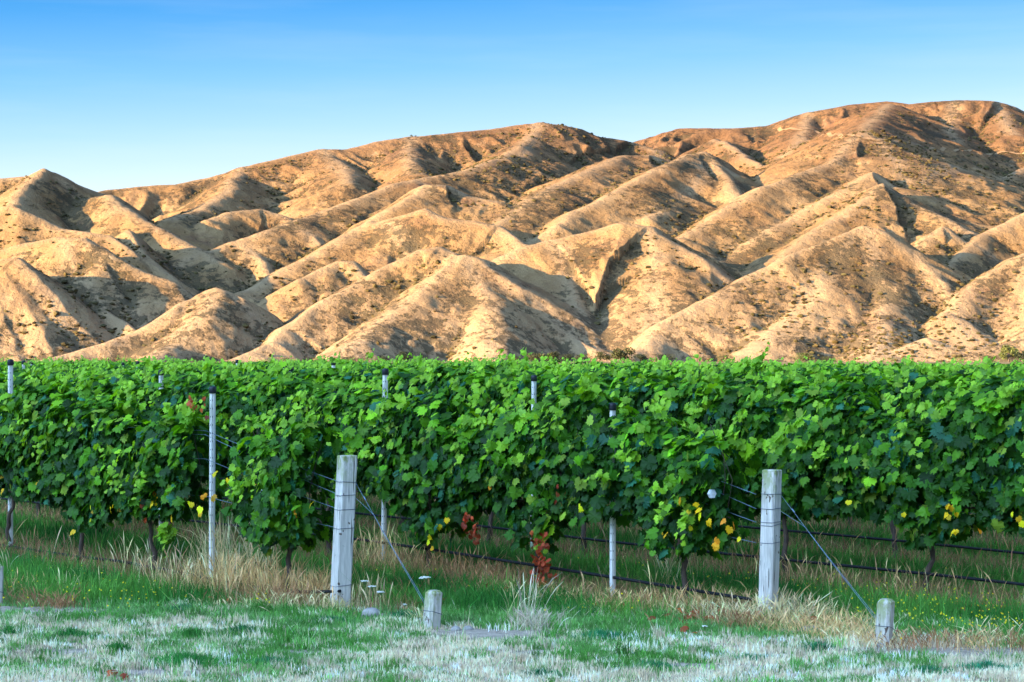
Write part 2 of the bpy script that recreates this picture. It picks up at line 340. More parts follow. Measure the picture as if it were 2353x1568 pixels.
def hill_material():
    m, nt, b, out = new_mat('hill_grass'); N, Lk = nt.nodes, nt.links
    geo = N.new('ShaderNodeNewGeometry'); at = N.new('ShaderNodeVertexColor'); at.layer_name = 'tint'
    sp = N.new('ShaderNodeSeparateColor'); Lk.new(at.outputs[0], sp.inputs[0])
    def noise(scale, det=5, rough=0.6, vec=None):
        mpn = N.new('ShaderNodeMapping'); mpn.inputs['Scale'].default_value = tuple(v * 1.7 for v in (vec or (scale,) * 3))
        n = N.new('ShaderNodeTexNoise'); n.inputs['Scale'].default_value = 1; n.inputs['Detail'].default_value = det; n.inputs['Roughness'].default_value = rough
        Lk.new(geo.outputs['Position'], mpn.inputs[0]); Lk.new(mpn.outputs[0], n.inputs['Vector']); return n.outputs[0]
    def ramp(src, stops):
        r = N.new('ShaderNodeValToRGB'); e = r.color_ramp.elements
        e[0].position, e[0].color = stops[0][0], (*stops[0][1], 1); e[1].position, e[1].color = stops[-1][0], (*stops[-1][1], 1)
        for p, c in stops[1:-1]:
            x = e.new(p); x.color = (*c, 1)
        Lk.new(src, r.inputs[0]); return r.outputs[0]
    def mix(f, a, c):
        x = N.new('ShaderNodeMix'); x.data_type = 'RGBA'
        if isinstance(f, float): x.inputs[0].default_value = f
        else: Lk.new(f, x.inputs[0])
        for s, v in ((6, a), (7, c)):
            if isinstance(v, tuple): x.inputs[s].default_value = (*v, 1)
            else: Lk.new(v, x.inputs[s])
        return x.outputs[2]
    def mth(op, a, c, cl=False):
        x = N.new('ShaderNodeMath'); x.operation = op; x.use_clamp = cl
        for s, v in ((0, a), (1, c)):
            if isinstance(v, (int, float)): x.inputs[s].default_value = v
            else: Lk.new(v, x.inputs[s])
        return x.outputs[0]
    straw = ramp(noise(0.02, 6), [(0.3, HC[0]), (0.5, HC[1]), (0.7, HC[2])])
    high = ramp(noise(0.012, 5), [(0.35, HC[3]), (0.65, HC[4])])
    hf = ramp(sp.outputs[1], [(0.45, (0, 0, 0)), (0.80, (1, 1, 1))])
    c = mix(hf, straw, high)
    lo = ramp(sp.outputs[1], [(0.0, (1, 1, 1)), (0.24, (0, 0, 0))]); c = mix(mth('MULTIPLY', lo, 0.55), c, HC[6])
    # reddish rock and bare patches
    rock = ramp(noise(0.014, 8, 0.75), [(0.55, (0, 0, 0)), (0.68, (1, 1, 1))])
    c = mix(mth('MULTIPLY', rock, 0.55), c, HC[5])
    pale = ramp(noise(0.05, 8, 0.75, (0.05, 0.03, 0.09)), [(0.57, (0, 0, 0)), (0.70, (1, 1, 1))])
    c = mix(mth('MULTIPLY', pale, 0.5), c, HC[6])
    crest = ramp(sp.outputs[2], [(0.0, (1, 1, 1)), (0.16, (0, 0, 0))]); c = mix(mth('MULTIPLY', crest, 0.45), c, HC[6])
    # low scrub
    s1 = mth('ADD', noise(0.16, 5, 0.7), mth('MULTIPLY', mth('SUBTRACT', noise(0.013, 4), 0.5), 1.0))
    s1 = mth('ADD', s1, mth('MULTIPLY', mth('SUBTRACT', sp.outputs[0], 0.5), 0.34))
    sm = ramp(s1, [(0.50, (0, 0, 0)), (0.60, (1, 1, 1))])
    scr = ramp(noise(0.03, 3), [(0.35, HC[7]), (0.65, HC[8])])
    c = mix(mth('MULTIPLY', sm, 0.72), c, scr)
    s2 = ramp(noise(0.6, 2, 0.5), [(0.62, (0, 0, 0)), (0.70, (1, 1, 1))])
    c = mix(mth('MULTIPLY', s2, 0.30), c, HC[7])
    Lk.new(c, b.inputs['Base Color']); b.inputs['Roughness'].default_value = 0.95; b.inputs['Specular IOR Level'].default_value = 0.08
    bp = N.new('ShaderNodeBump'); bp.inputs['Strength'].default_value = 0.7; bp.inputs['Distance'].default_value = 3.0
    Lk.new(mth('ADD', noise(0.12, 6, 0.7), mth('MULTIPLY', sm, 0.3)), bp.inputs['Height']); Lk.new(bp.outputs[0], b.inputs['Normal'])
    return m
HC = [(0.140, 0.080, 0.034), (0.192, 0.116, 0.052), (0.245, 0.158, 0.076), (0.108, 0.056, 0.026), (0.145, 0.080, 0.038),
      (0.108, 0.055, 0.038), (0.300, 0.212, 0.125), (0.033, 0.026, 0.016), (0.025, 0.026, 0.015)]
M_hill = hill_material()
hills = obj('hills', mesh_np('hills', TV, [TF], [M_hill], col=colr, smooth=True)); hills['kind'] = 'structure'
def hz(x, y):
    a = np.asarray(x) / np.asarray(y)
    fa = np.clip((a - avals[0]) / (avals[1] - avals[0]), 0, NA - 1.001); fd = np.clip(np.log(np.asarray(y) / 780) / math.log(DMAX / 780) * (ND - 1), 0, ND - 1.001)
    i, j = fd.astype(int), fa.astype(int); u, v = fa - j, fd - i
    return (H[i, j] * (1 - u) + H[i, j + 1] * u) * (1 - v) + (H[i + 1, j] * (1 - u) + H[i + 1, j + 1] * u) * v
def hit(px, py):
    ds = np.linspace(880, DMAX - 10, 4000); a = (px - CX) / F
    z = hz(a * ds, ds); ray = CAMH + (HY - py) / F * ds
    k = np.argmax(z > ray)
    return (a * ds[k], ds[k], z[k]) if (z > ray).any() else None
# scrub bushes on the slopes: low clumps nobody could count
def ico():
    t = (1 + 5 ** .5) / 2
    v = np.array([(-1,t,0),(1,t,0),(-1,-t,0),(1,-t,0),(0,-1,t),(0,1,t),(0,-1,-t),(0,1,-t),(t,0,-1),(t,0,1),(-t,0,-1),(-t,0,1)], float); v /= np.linalg.norm(v[0])
    f = np.array([(0,11,5),(0,5,1),(0,1,7),(0,7,10),(0,10,11),(1,5,9),(5,11,4),(11,10,2),(10,7,6),(7,1,8),(3,9,4),(3,4,2),(3,2,6),(3,6,8),(3,8,9),(4,9,5),(2,4,11),(6,2,10),(8,6,7),(9,8,1)])
    return v, f
IV, IF = ico()
def scatter_bushes(n):
    a = RNG.uniform(-0.27, 0.27, n); d = RNG.uniform(880, 1600, n) ; x = a * d
    fi = np.clip(np.log(d / 780) / math.log(DMAX / 780) * (ND - 1), 0, ND - 1).astype(int); fj = np.clip((a - avals[0]) / (avals[1] - avals[0]), 0, NA - 1).astype(int)
    ho = hollow[fi, fj]
    w = fbm(x / 110, d / 140, 3, 40) * 1.3 + (ho - 0.5) * 1.6 + RNG.normal(0, .22, n)
    k = w > 0.30
    x, d = x[k], d[k]; z = hz(x, d); s = np.minimum(RNG.lognormal(0.0, 0.45, len(x)) * 0.55, 1.3)
    V = x.size
    jit = 1 + RNG.uniform(-.35, .35, (V, 12, 1))
    sc = np.stack([s * RNG.uniform(.8, 1.5, V), s * RNG.uniform(.8, 1.5, V), s * RNG.uniform(.5, .9, V)], -1)
    VV = IV[None] * jit * sc[:, None, :] + np.stack([x, d, z + s * .2], -1)[:, None, :]
    FF = IF[None] + (np.arange(V) * 12)[:, None, None]
    c = np.array([(0.035, 0.031, 0.014)]) * RNG.uniform(.6, 1.7, (V, 1)) + RNG.uniform(0, .03, (V, 1)) * np.array([(1, .5, .1)])
    return VV.reshape(-1, 3), FF.reshape(-1, 3), np.repeat(c, 12, axis=0)
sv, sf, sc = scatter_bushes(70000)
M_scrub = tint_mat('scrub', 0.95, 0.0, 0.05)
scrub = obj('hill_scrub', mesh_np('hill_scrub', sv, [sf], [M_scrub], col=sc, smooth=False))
tag(scrub, 'low dark scrub scattered over the dry brown hill slopes', 'scrub', kind='stuff')
# vehicle track cut across the highest slope
tp = []
for px, py in [(1752,289),(1790,296),(1840,301),(1880,304),(1930,312),(1975,318),(2020,325),(2060,328),(2110,335),(2170,341),(2230,346),(2290,352),(2350,356),(2420,358)]:
    h = hit(px, py)
    if h is not None: tp.append(h)
if len(tp) > 4:
    tp = np.array(tp); t = np.linspace(0, len(tp) - 1, 160); q = np.stack([np.interp(t, np.arange(len(tp)), tp[:, k]) for k in range(2)], -1)
    for _ in range(3): q[1:-1] = (q[:-2] + q[1:-1] + q[2:]) / 3
    tg = np.gradient(q, axis=0); tg /= np.linalg.norm(tg, axis=1)[:, None]; nr = np.stack([-tg[:, 1], tg[:, 0]], -1)
    Lp, Rp = q + nr * 1.3, q - nr * 1.3
    zl = np.maximum(hz(Lp[:, 0], Lp[:, 1]), hz(q[:, 0], q[:, 1])) + .5; zr = np.minimum(hz(Rp[:, 0], Rp[:, 1]) , hz(q[:, 0], q[:, 1])) + .5
    V = np.vstack([np.c_[Lp, zl], np.c_[Rp, zr]]); n = len(q); i = np.arange(n - 1)
    tr = obj('hill_track', mesh_np('hill_track', V, [np.stack([i, i + n, i + n + 1, i + 1], -1)], [simple('track_dust', (0.24, 0.15, 0.075), 0.95, c2=(0.15, 0.09, 0.05), scale=(.08, .08, .08), spec=.1)]))
    tr['kind'] = 'structure'
# unseen hill added behind the camera to keep low sun off the vineyard
def shade_hill():
    n = 90; s = np.linspace(-1, 1, n); U, Vv = np.meshgrid(s * 620, s * 170)
    d1 = np.exp(-(Vv / 75) ** 2) * np.clip(1.25 - (U / 560) ** 2 * 1.25, 0, 1) ** .5
    z = 112 * d1 * (1 + .07 * fbm(U / 90, Vv / 90, 4, 77)) - 3
    c = Vector((SUN_H.x, SUN_H.y)) * 350; tx, ty = -SUN_H.y, SUN_H.x
    X = c.x + U * tx + Vv * SUN_H.x; Y = 45 + c.y + U * ty + Vv * SUN_H.y
    V = np.stack([X, Y, z], -1).reshape(-1, 3); i, j = np.meshgrid(np.arange(n - 1), np.arange(n - 1), indexing='ij'); a = (i * n + j).ravel()
    col = np.stack([np.full(z.shape, .5), z / 320, np.full(z.shape, .5)], -1).reshape(-1, 3)
    o = obj('added_shade_hill', mesh_np('added_shade_hill', V, [np.stack([a, a + 1, a + n + 1, a + n], -1)], [M_hill], col=np.clip(col, 0, 1), smooth=True)); o['kind'] = 'structure'
shade_hill()
#@@PART2
# ------------------------------------------------------------------ ground
K = 0.735                                  # rows run along (-K, 1); row n holds x + K*y = c
ROWC = [11.9, 14.75, 17.6, 20.5] + [23.35 + 2.86 * i for i in range(19)]
ROWL = math.hypot(K, 1); ROWANG = atan2(1, -K)
def rowd(c, px): return c / (K + (px - CX) / F)
def rowphase(x, y):                        # metres from the nearest row line, measured square to the row
    c = x + K * y; k = np.round((c - 11.9) / 2.86); return (c - 11.9 - k * 2.86) / ROWL
def headline(x): return 17.75 - 0.214 * x
def gmask(x, y):                           # where living grass grows on the headland
    g = fbm(x / 1.15, y / 1.5, 4, 61) * 1.5 + 0.35 * fbm(x / .28, y / .3, 2, 66)
    e = headline(x) - y
    g = g - .12 + 0.75 * np.exp(-((e - 0.55) / 0.55) ** 2) + 0.10 - 0.12 * sstep(1.0, 3.0, e) * 1.6
    return sstep(-0.75, 0.75, g + .9 * fbm(x / .13, y / .16, 2, 67))
BARE = [(G(1110, 1458), .60, .40), (G(60, 1404), .9, .4), (G(2230, 1498), 1.3, .35), (G(1860, 1452), .45, .2), (G(1480, 1396), .5, .3), (G(350, 1545), .45, .2), (G(700, 1500), .4, .16), (G(1650, 1530), .5, .2), (G(1250, 1500), .35, .2), (G(150, 1500), .35, .18), (G(860, 1415), .35, .2), (G(1140, 1330), .35, .4)]
def bare(x, y):
    b = np.zeros(np.shape(x))
    for p, rx, ry in BARE: b = np.maximum(b, np.exp(-((x - p[0]) / rx) ** 2 - ((y - p[1]) / ry) ** 2))
    return sstep(.3, .8, b + .3 * fbm(x / .2, y / .2, 2, 12))
def ground_z(x, y):
    f = np.exp(-((y - 20) / 12) ** 2)
    return f * (0.022 * fbm(x / .8, y / .8, 3, 80) + 0.012 * pnoise(x / .12, y / .12, 81))
xs = np.concatenate([-np.geomspace(6000, 12, 30), np.linspace(-9.5, 9.5, 380), np.geomspace(12, 6000, 30)])
ys = np.concatenate([np.linspace(-3000, 0, 8), np.linspace(2, 12.5, 16), np.linspace(12.8, 32, 430), np.geomspace(33, 9000, 50)])
gx, gy = np.meshgrid(xs, ys); gz = ground_z(gx, gy)
inf = (gy > headline(gx)); ph = np.abs(rowphase(gx, gy)); gm = gmask(gx, gy); br = bare(gx, gy)
soil = np.array((.42, .34, .27)); thatch = np.array((.42, .33, .24)); green = np.array((.045, .115, .035)); brown = np.array((.19, .11, .06)); pasture = np.array((.20, .15, .07))
c1 = thatch * (1 - gm[..., None]) + green * 1.5 * gm[..., None]; c1 = c1 * (1 - br[..., None]) + soil * br[..., None]
us = sstep(.75, .40, ph + .12 * fbm(gx / .5, gy / .5, 2, 15))[..., None]; c2 = green * (1 - us) + brown * us
fld = sstep(-.3, .35, gy - headline(gx) + .3 * fbm(gx / .4, gy / .4, 2, 33))[..., None]
gc = c1 * (1 - fld) + c2 * fld; ff = sstep(90, 110, gy)[..., None]; gc = gc * (1 - ff) + pasture * ff
i_, j_ = np.meshgrid(np.arange(len(ys) - 1), np.arange(len(xs) - 1), indexing='ij'); v0 = (i_ * len(xs) + j_).ravel()
def ground_material():
    m, nt, b, out = new_mat('ground_soil'); N, Lk = nt.nodes, nt.links
    a = N.new('ShaderNodeVertexColor'); a.layer_name = 'tint'; g = N.new('ShaderNodeNewGeometry')
    n = N.new('ShaderNodeTexNoise'); n.inputs['Scale'].default_value = 14; n.inputs['Detail'].default_value = 8; n.inputs['Roughness'].default_value = .75
    Lk.new(g.outputs['Position'], n.inputs['Vector'])
    r = N.new('ShaderNodeValToRGB'); r.color_ramp.elements[0].position = .3; r.color_ramp.elements[0].color = (.45, .45, .45, 1); r.color_ramp.elements[1].position = .7; r.color_ramp.elements[1].color = (1.45, 1.4, 1.35, 1)
    x = N.new('ShaderNodeMix'); x.data_type = 'RGBA'; x.blend_type = 'MULTIPLY'; x.inputs[0].default_value = 1
    Lk.new(n.outputs[0], r.inputs[0]); Lk.new(a.outputs[0], x.inputs[6]); Lk.new(r.outputs[0], x.inputs[7]); Lk.new(x.outputs[2], b.inputs['Base Color'])
    bp = N.new('ShaderNodeBump'); bp.inputs['Strength'].default_value = .6; bp.inputs['Distance'].default_value = .02; Lk.new(n.outputs[0], bp.inputs['Height']); Lk.new(bp.outputs[0], b.inputs['Normal'])
    b.inputs['Roughness'].default_value = .95; b.inputs['Specular IOR Level'].default_value = .1
    return m
gr = obj('ground', mesh_np('ground', np.stack([gx, gy, gz], -1).reshape(-1, 3), [np.stack([v0, v0 + 1, v0 + len(xs) + 1, v0 + len(xs)], -1)], [ground_material()], col=gc.reshape(-1, 3), smooth=True)); gr['kind'] = 'structure'

# ------------------------------------------------------------------ grasses (uncountable: one object a kind)
def blades(x, y, z0, h, w, col, lean=.35, curl=.4, tall=False, tipcol=1.15):
    n = len(x); th = RNG.uniform(0, 2 * pi, n); la = RNG.uniform(0, 2 * pi, n); ln = np.abs(RNG.normal(0, lean, n)) * h
    sx, sy = np.cos(th) * w / 2, np.sin(th) * w / 2; lx, ly = np.cos(la) * ln, np.sin(la) * ln
    col = np.broadcast_to(col, (n, 3))
    if not tall:
        V = np.stack([np.stack([x - sx, y - sy, z0 - .01], -1), np.stack([x + sx, y + sy, z0 - .01], -1), np.stack([x + lx, y + ly, z0 + h], -1)], 1)
        return V.reshape(-1, 3), None, (np.arange(n) * 3)[:, None] + np.array([0, 1, 2]), np.repeat(col, 3, 0)
    m = .55
    V = np.stack([np.stack([x - sx, y - sy, z0 - .01], -1), np.stack([x + sx, y + sy, z0 - .01], -1),
                  np.stack([x + lx * m * (1 - curl) + sx * .8, y + ly * m * (1 - curl) + sy * .8, z0 + h * m], -1), np.stack([x + lx * m * (1 - curl) - sx * .8, y + ly * m * (1 - curl) - sy * .8, z0 + h * m], -1),
                  np.stack([x + lx, y + ly, z0 + h * (1 - curl * .25 * RNG.random(n))], -1)], 1)
    o = (np.arange(n) * 5)[:, None]
    return V.reshape(-1, 3), o + np.array([0, 1, 2, 3]), o + np.array([3, 2, 4]), np.repeat(col, 5, 0)
def jitter(n, base, v=.25, hue=.08):
    return np.asarray(base)[None] * RNG.lognormal(0, v, (n, 1)) * (1 + RNG.normal(0, hue, (n, 3)))
class Cloud:
    def __init__(s): s.V = []; s.q = []; s.t = []; s.c = []; s.n = 0
    def add(s, r):
        V, q, t, c = r; s.V.append(V); s.c.append(c)
        if q is not None: s.q.append(q + s.n)
        if t is not None: s.t.append(t + s.n)
        s.n += len(V)
    def build(s, name, mat, label, cat, parent=None, kind='stuff'):
        fs = ([np.vstack(s.q)] if s.q else []) + ([np.vstack(s.t)] if s.t else [])
        o = obj(name, mesh_np(name, np.vstack(s.V), fs, [mat], col=np.clip(np.vstack(s.c), 0, 1)), parent)
        return tag(o, label, cat, kind=kind)
def pts_in(n, y0, y1, k=.285, power=2.0):
    """points in the wedge before the camera, thinning with distance"""
    u = RNG.random(n); y = 1 / (1 / y0 + u * (1 / y1 - 1 / y0)) if power == 2.0 else y0 + u * (y1 - y0)
    return RNG.uniform(-k, k, n) * y, y
STR = (.96, .76, .52); GRN = (.11, .31, .05); TEAL = (.24, .42, .15)
straw = Cloud(); grass = Cloud()
x, y = pts_in(300000, 12.8, 18.9, power=1); g = gmask(x, y); b = bare(x, y); e = headline(x) - y
cl_ = sstep(-.25, .35, fbm(x / .09, y / .11, 2, 88)); k = (RNG.random(len(x)) < cl_ * .55 + .10) & (RNG.random(len(x)) > g * .85 + b * .93) & (e > -.25 + RNG.normal(0, .12, len(x))); xs_, ys_ = x[k], y[k]
hh = RNG.gamma(3, .009, len(xs_)) * (.75 + 1.3 * sstep(.1, .5, fbm(xs_ / .35, ys_ / .35, 2, 90)))
straw.add(blades(xs_, ys_, ground_z(xs_, ys_), hh, .008, jitter(len(xs_), STR, .26, .04), lean=.45))
k = (RNG.random(len(x)) < g * 1.1 - b) & (e > -.3 + RNG.normal(0, .15, len(x))); xg, yg = x[k], y[k]
tuft = sstep(.05, .55, fbm(xg / .22, yg / .22, 2, 91)); n = len(xg)
cg = jitter(n, GRN, .3) * (1 - tuft[:, None] * 0) ; tl = sstep(-.2, .4, fbm(xg / .8, yg / .8, 2, 92))[:, None]; cg = cg * (1 - tl) + jitter(n, TEAL, .3) * tl
grass.add(blades(xg, yg, ground_z(xg, yg), RNG.gamma(4, .007, n) * (.8 + 1.9 * tuft), .0085, cg, lean=.75))
# tussocks: every mown clump has its own lean, height and shade
nt_ = 5200; tx0, ty0 = pts_in(nt_, 12.9, 18.4, power=1); gt = gmask(tx0, ty0); bt_ = bare(tx0, ty0); isg = (RNG.random(nt_) < gt * 1.05) ; keep = (headline(tx0) - ty0 > -.35) & (RNG.random(nt_) > bt_)
for want, tgt in ((False, straw), (True, grass)):
    sel = np.where(keep & (isg == want))[0]; nb = RNG.integers(14, 60, len(sel)); idx = np.repeat(sel, nb); m = len(idx)
    rad = RNG.lognormal(-3.3, .4, nt_)[idx]; hgt = (RNG.lognormal(-3.15, .35, nt_) if not want else RNG.lognormal(-3.2, .4, nt_))[idx]; shade = RNG.lognormal(-.05, .28, nt_)[idx][:, None]; tone = RNG.random(nt_)[idx][:, None]
    X_, Y_ = tx0[idx] + RNG.normal(0, 1, m) * rad * 1.3, ty0[idx] + RNG.normal(0, 1, m) * rad
    cc = (jitter(m, (.98, .79, .55), .16, .03) * (1 - tone * .0) if not want else jitter(m, (.09, .30, .045), .2) * (1 - tone) + jitter(m, (.26, .46, .15), .2) * tone) * shade
    tgt.add(blades(X_, Y_, ground_z(X_, Y_), hgt * RNG.uniform(.5, 1.15, m), .0075, cc, lean=.38 if not want else .6, tall=True))
# tufts that stand out of the mown strip
for px, py, r, h, cc in [(440,1468,.16,.10,(.07,.26,.05)),(160,1470,.20,.10,(.05,.22,.05)),(270,1500,.16,.10,(.05,.24,.05)),(430,1530,.30,.11,(.06,.27,.06)),(600,1412,.12,.11,(.09,.24,.04)),(20,1465,.12,.09,(.06,.25,.06)),(620,1530,.22,.07,(.05,.25,.10)),(1380,1468,.26,.07,(.05,.28,.12)),(1320,1410,.34,.09,(.03,.19,.06)),(760,1432,.25,.06,(.05,.24,.10)),(1880,1500,.14,.08,(.04,.22,.09)),(2130,1550,.22,.06,(.05,.26,.12)),(1720,1515,.20,.05,(.05,.25,.11)),(2270,1540,.25,.06,(.05,.28,.14)),(560,1455,.22,.06,(.04,.2,.08)),(420,1405,.16,.07,(.04,.22,.10)),(930,1420,.2,.06,(.04,.22,.08)),(1500,1540,.25,.06,(.05,.25,.10)),(1240,1555,.18,.06,(.04,.2,.08))]:
    p = G(px, py); n = int(2600 * r); a = RNG.uniform(0, 2 * pi, n); rr = r * np.abs(RNG.normal(0, .5, n)) * (1 + .35 * np.sin(a * 3 + px) + .2 * np.sin(a * 5)); tx_, ty_ = p[0] + rr * np.cos(a) * 1.3, p[1] + rr * np.sin(a)
    grass.add(blades(tx_, ty_, ground_z(tx_, ty_), h * RNG.uniform(.4, 1.1, n) * np.clip(1.15 - rr / r * .6, .3, 1.2), .007, jitter(n, cc, .28), lean=.6, tall=True))
# long grass between the rows, strips of dead weeds under them
x, y = pts_in(330000, 16.3, 46); e = y - headline(x); p_ = np.abs(rowphase(x, y)); w = sstep(-.25, .25, e + RNG.normal(0, .15, len(x)))
dry = sstep(.66, .30, p_ + .10 * fbm(x / .5, y / .5, 2, 15) + RNG.normal(0, .07, len(x)))
b = bare(x, y)
k = (RNG.random(len(x)) < w * (1 - dry * .8) * (1 - b)) & (fbm(x / .6, y / .6, 3, 95) > -.45); xg, yg = x[k], y[k]; n = len(xg); sc_ = np.clip(yg / 20, .9, 2)
lush = sstep(-.3, .4, fbm(xg / 1.2, yg / 1.2, 2, 99))[:, None]
cg = jitter(n, (.045, .19, .030), .3) * lush + jitter(n, (.13, .32, .05), .3) * (1 - lush)
grass.add(blades(xg, yg, ground_z(xg, yg), RNG.gamma(5, .021, n), .0075 * sc_, cg, lean=.55, tall=True))
k = RNG.random(len(x)) < w * dry * .85; xd, yd = x[k], y[k]; n = len(xd)
straw.add(blades(xd, yd, ground_z(xd, yd), RNG.gamma(3, .028, n), .006 * np.clip(yd / 20, .9, 2), jitter(n, (.38, .21, .10), .35, .08), lean=.9, tall=True))
grass.build('grass', M_grass, 'short green grass growing across the headland and between the vine rows', 'grass')
straw.build('dry_grass', M_straw, 'pale dead stubble on the mown strip and brown weeds under the vines', 'dry grass')
# tall dry seed-headed grass clumps
tall = Cloud()
def stalks(cx, cy, rx, ry, n, h0, h1, col, lean=.25, heads=.5, w=.0045):
    x = cx + RNG.normal(0, rx, n); y = cy + RNG.normal(0, ry, n); h = RNG.uniform(h0, h1, n); z = ground_z(x, y)
    c = jitter(n, col, .25, .05); k = 6; t = np.linspace(0, 1, k)
    la = RNG.uniform(0, 2 * pi, n); ln = np.abs(RNG.normal(0, lean, n)) + .05; dr = np.abs(RNG.normal(0, .16, n))
    X = x[:, None] + np.cos(la)[:, None] * h[:, None] * (ln[:, None] * t + dr[:, None] * t ** 3); Y = y[:, None] + np.sin(la)[:, None] * h[:, None] * (ln[:, None] * t + dr[:, None] * t ** 3)
    Z = z[:, None] + h[:, None] * (t - dr[:, None] * .8 * t ** 4)
    th = RNG.uniform(0, pi, n); has = RNG.random(n) < heads
    prof = np.array([1, .9, .8, .6, .55, .2]); hp = np.array([1, .8, .7, 1.0, 2.6, .4])
    ww = w * np.where(has[:, None], hp, prof)
    sx, sy = np.cos(th)[:, None] * ww / 2, np.sin(th)[:, None] * ww / 2
    V = np.stack([np.stack([X - sx, Y - sy, Z], -1), np.stack([X + sx, Y + sy, Z], -1)], 2).reshape(n, 2 * k, 3)
    o = (np.arange(n) * 2 * k)[:, None]
    q = np.concatenate([o + np.array([2 * i, 2 * i + 1, 2 * i + 3, 2 * i + 2]) for i in range(k - 1)], 0)
    return V.reshape(-1, 3), q, None, np.repeat(c, 2 * k, 0)
TAN = (.80, .50, .22); PALE = (.92, .68, .36); BRN = (.42, .21, .10)
def clump(px, py, wpx, dep, n, h0, h1, col, **kw):
    p = G(px, py); tall.add(stalks(p[0], p[1], wpx / F * p[1] / 2, dep, n, h0, h1, col, **kw))
clump(560,1365,170,.22,700,.12,.42,TAN); clump(680,1380,120,.2,620,.08,.36,TAN); clump(500,1340,60,.2,150,.3,.75,PALE,lean=.15); clump(590,1345,50,.2,90,.35,.72,PALE,lean=.18); clump(640,1395,140,.12,300,.05,.22,BRN,lean=.6); clump(420,1345,120,.2,150,.08,.35,PALE)
clump(330,1320,150,.3,60,.2,.5,PALE,lean=.25); clump(740,1385,40,.12,160,.08,.3,TAN); clump(500,1325,50,.1,120,.05,.2,BRN,lean=.7)
clump(990,1330,190,.25,420,.1,.34,(.50,.27,.12)); clump(880,1310,90,.3,240,.15,.5,TAN); clump(1120,1345,120,.25,380,.08,.26,(.52,.27,.12)); clump(850,1400,45,.12,60,.1,.34,PALE)
clump(1225,1445,60,.12,300,.04,.20,(.70,.58,.42),lean=.5); clump(1210,1440,30,.06,26,.3,.52,(.66,.54,.37),lean=.22); clump(1180,1432,20,.05,8,.25,.4,PALE)
clump(1340,1380,150,.18,220,.04,.16,TAN,lean=.7); clump(1480,1400,120,.15,180,.04,.18,TAN,lean=.8); clump(1620,1410,150,.16,420,.06,.25,TAN,lean=.55); clump(1700,1430,110,.12,320,.06,.22,PALE,lean=.7)
clump(1830,1430,100,.15,360,.06,.26,PALE,lean=.6); clump(1930,1455,110,.12,380,.05,.22,TAN,lean=.7); clump(1850,1350,120,.3,90,.12,.35,TAN); clump(2000,1480,70,.08,140,.04,.14,TAN,lean=.8); clump(1780,1420,30,.08,90,.1,.3,PALE)
clump(2170,1480,130,.1,220,.03,.14,BRN,lean=.8); clump(2280,1478,120,.12,110,.05,.2,PALE,lean=.7); clump(2150,1380,170,.3,90,.15,.4,TAN); clump(1740,1330,130,.3,160,.1,.4,(.38,.22,.10)); clump(1530,1340,60,.2,40,.2,.42,PALE,lean=.2)
clump(130,1395,50,.08,200,.03,.14,BRN,lean=.8); clump(40,1360,80,.15,90,.05,.2,TAN); clump(170,1360,50,.12,20,.1,.26,PALE); clump(15,1330,8,.03,6,.2,.34,PALE); clump(975,1430,30,.06,70,.05,.16,PALE,lean=.6); clump(775,1405,40,.08,120,.04,.14,PALE,lean=.6)
for c in ROWC[:5]:
    for d in np.arange(17, 34, .55):
        xx = c - K * d; pxx = CX + F * xx / d
        if -150 < pxx < 2500 and d > headline(xx):
            tall.add(stalks(xx, d, .22, .22, 15, .12, .42, [TAN, BRN, (.36, .25, .13)][int(RNG.integers(3))], lean=.3))
for px, py, wp, n in [(900,1365,60,80),(1050,1365,120,160),(1200,1370,120,180),(1320,1392,110,170),(1440,1405,100,150),(1560,1415,90,160),(1680,1440,110,260),(1790,1445,90,260),(1900,1468,110,260),(1980,1480,80,180),(2100,1490,100,140),(2240,1492,120,140),(2340,1490,80,90),(700,1400,110,220),(600,1398,120,180),(90,1390,90,120)]:
    clump(px, py, wp, .16, n, .05, .17, [TAN, PALE, BRN][int(RNG.integers(3))], lean=.75, w=.005)
tall.build('tall_dry_grass', M_straw, 'tall tan seed-headed dry grass standing in clumps round the posts and under the vines', 'dry grass')
# small yellow flowers in the long grass, fallen leaves
fl = Cloud()
def flowers(px, py, wx_, wy_, n, z=.10):
    n = int(n * .4); a = RNG.normal(px, wx_, n); b_ = RNG.normal(py, wy_, n); P_ = [G(i, max(j, 1290)) for i, j in zip(a, b_)]
    x = np.array([q[0] for q in P_]); y = np.array([q[1] for q in P_]); zz = ground_z(x, y) + RNG.uniform(z * .7, z * 1.5, n); s = RNG.uniform(.004, .0085, n)
    ang = np.arange(6) * pi / 3; ring = np.stack([np.cos(ang), np.sin(ang)], -1)
    ti = RNG.uniform(-.6, .6, n)
    V = np.stack([x[:, None] + s[:, None] * ring[None, :, 0], y[:, None] + s[:, None] * ring[None, :, 1] * .6, zz[:, None] + s[:, None] * ring[None, :, 1] * .8 + ti[:, None] * s[:, None] * ring[None, :, 0]], -1)
    st = blades(x, y, ground_z(x, y), zz - ground_z(x, y), .003, jitter(n, (.10, .22, .05)), lean=0)
    o = (np.arange(n) * 6)[:, None]; q = np.concatenate([o + np.array([0, 1, 2, 3]), o + np.array([0, 3, 4, 5])], 0)
    fl.add((V.reshape(-1, 3), q, None, np.repeat(jitter(n, (.80, .62, .02), .1), 6, 0))); fl.add(st)
flowers(220,1380,110,22,130); flowers(340,1395,60,14,50); flowers(110,1350,60,20,30); flowers(2150,1420,120,26,330); flowers(2290,1450,60,20,150); flowers(2040,1390,60,20,90); flowers(1650,1350,70,14,50); flowers(1900,1375,60,20,60); flowers(1500,1330,90,14,40); flowers(605,1408,16,5,22); flowers(1390,1420,60,12,25); flowers(1070,1350,160,16,30)
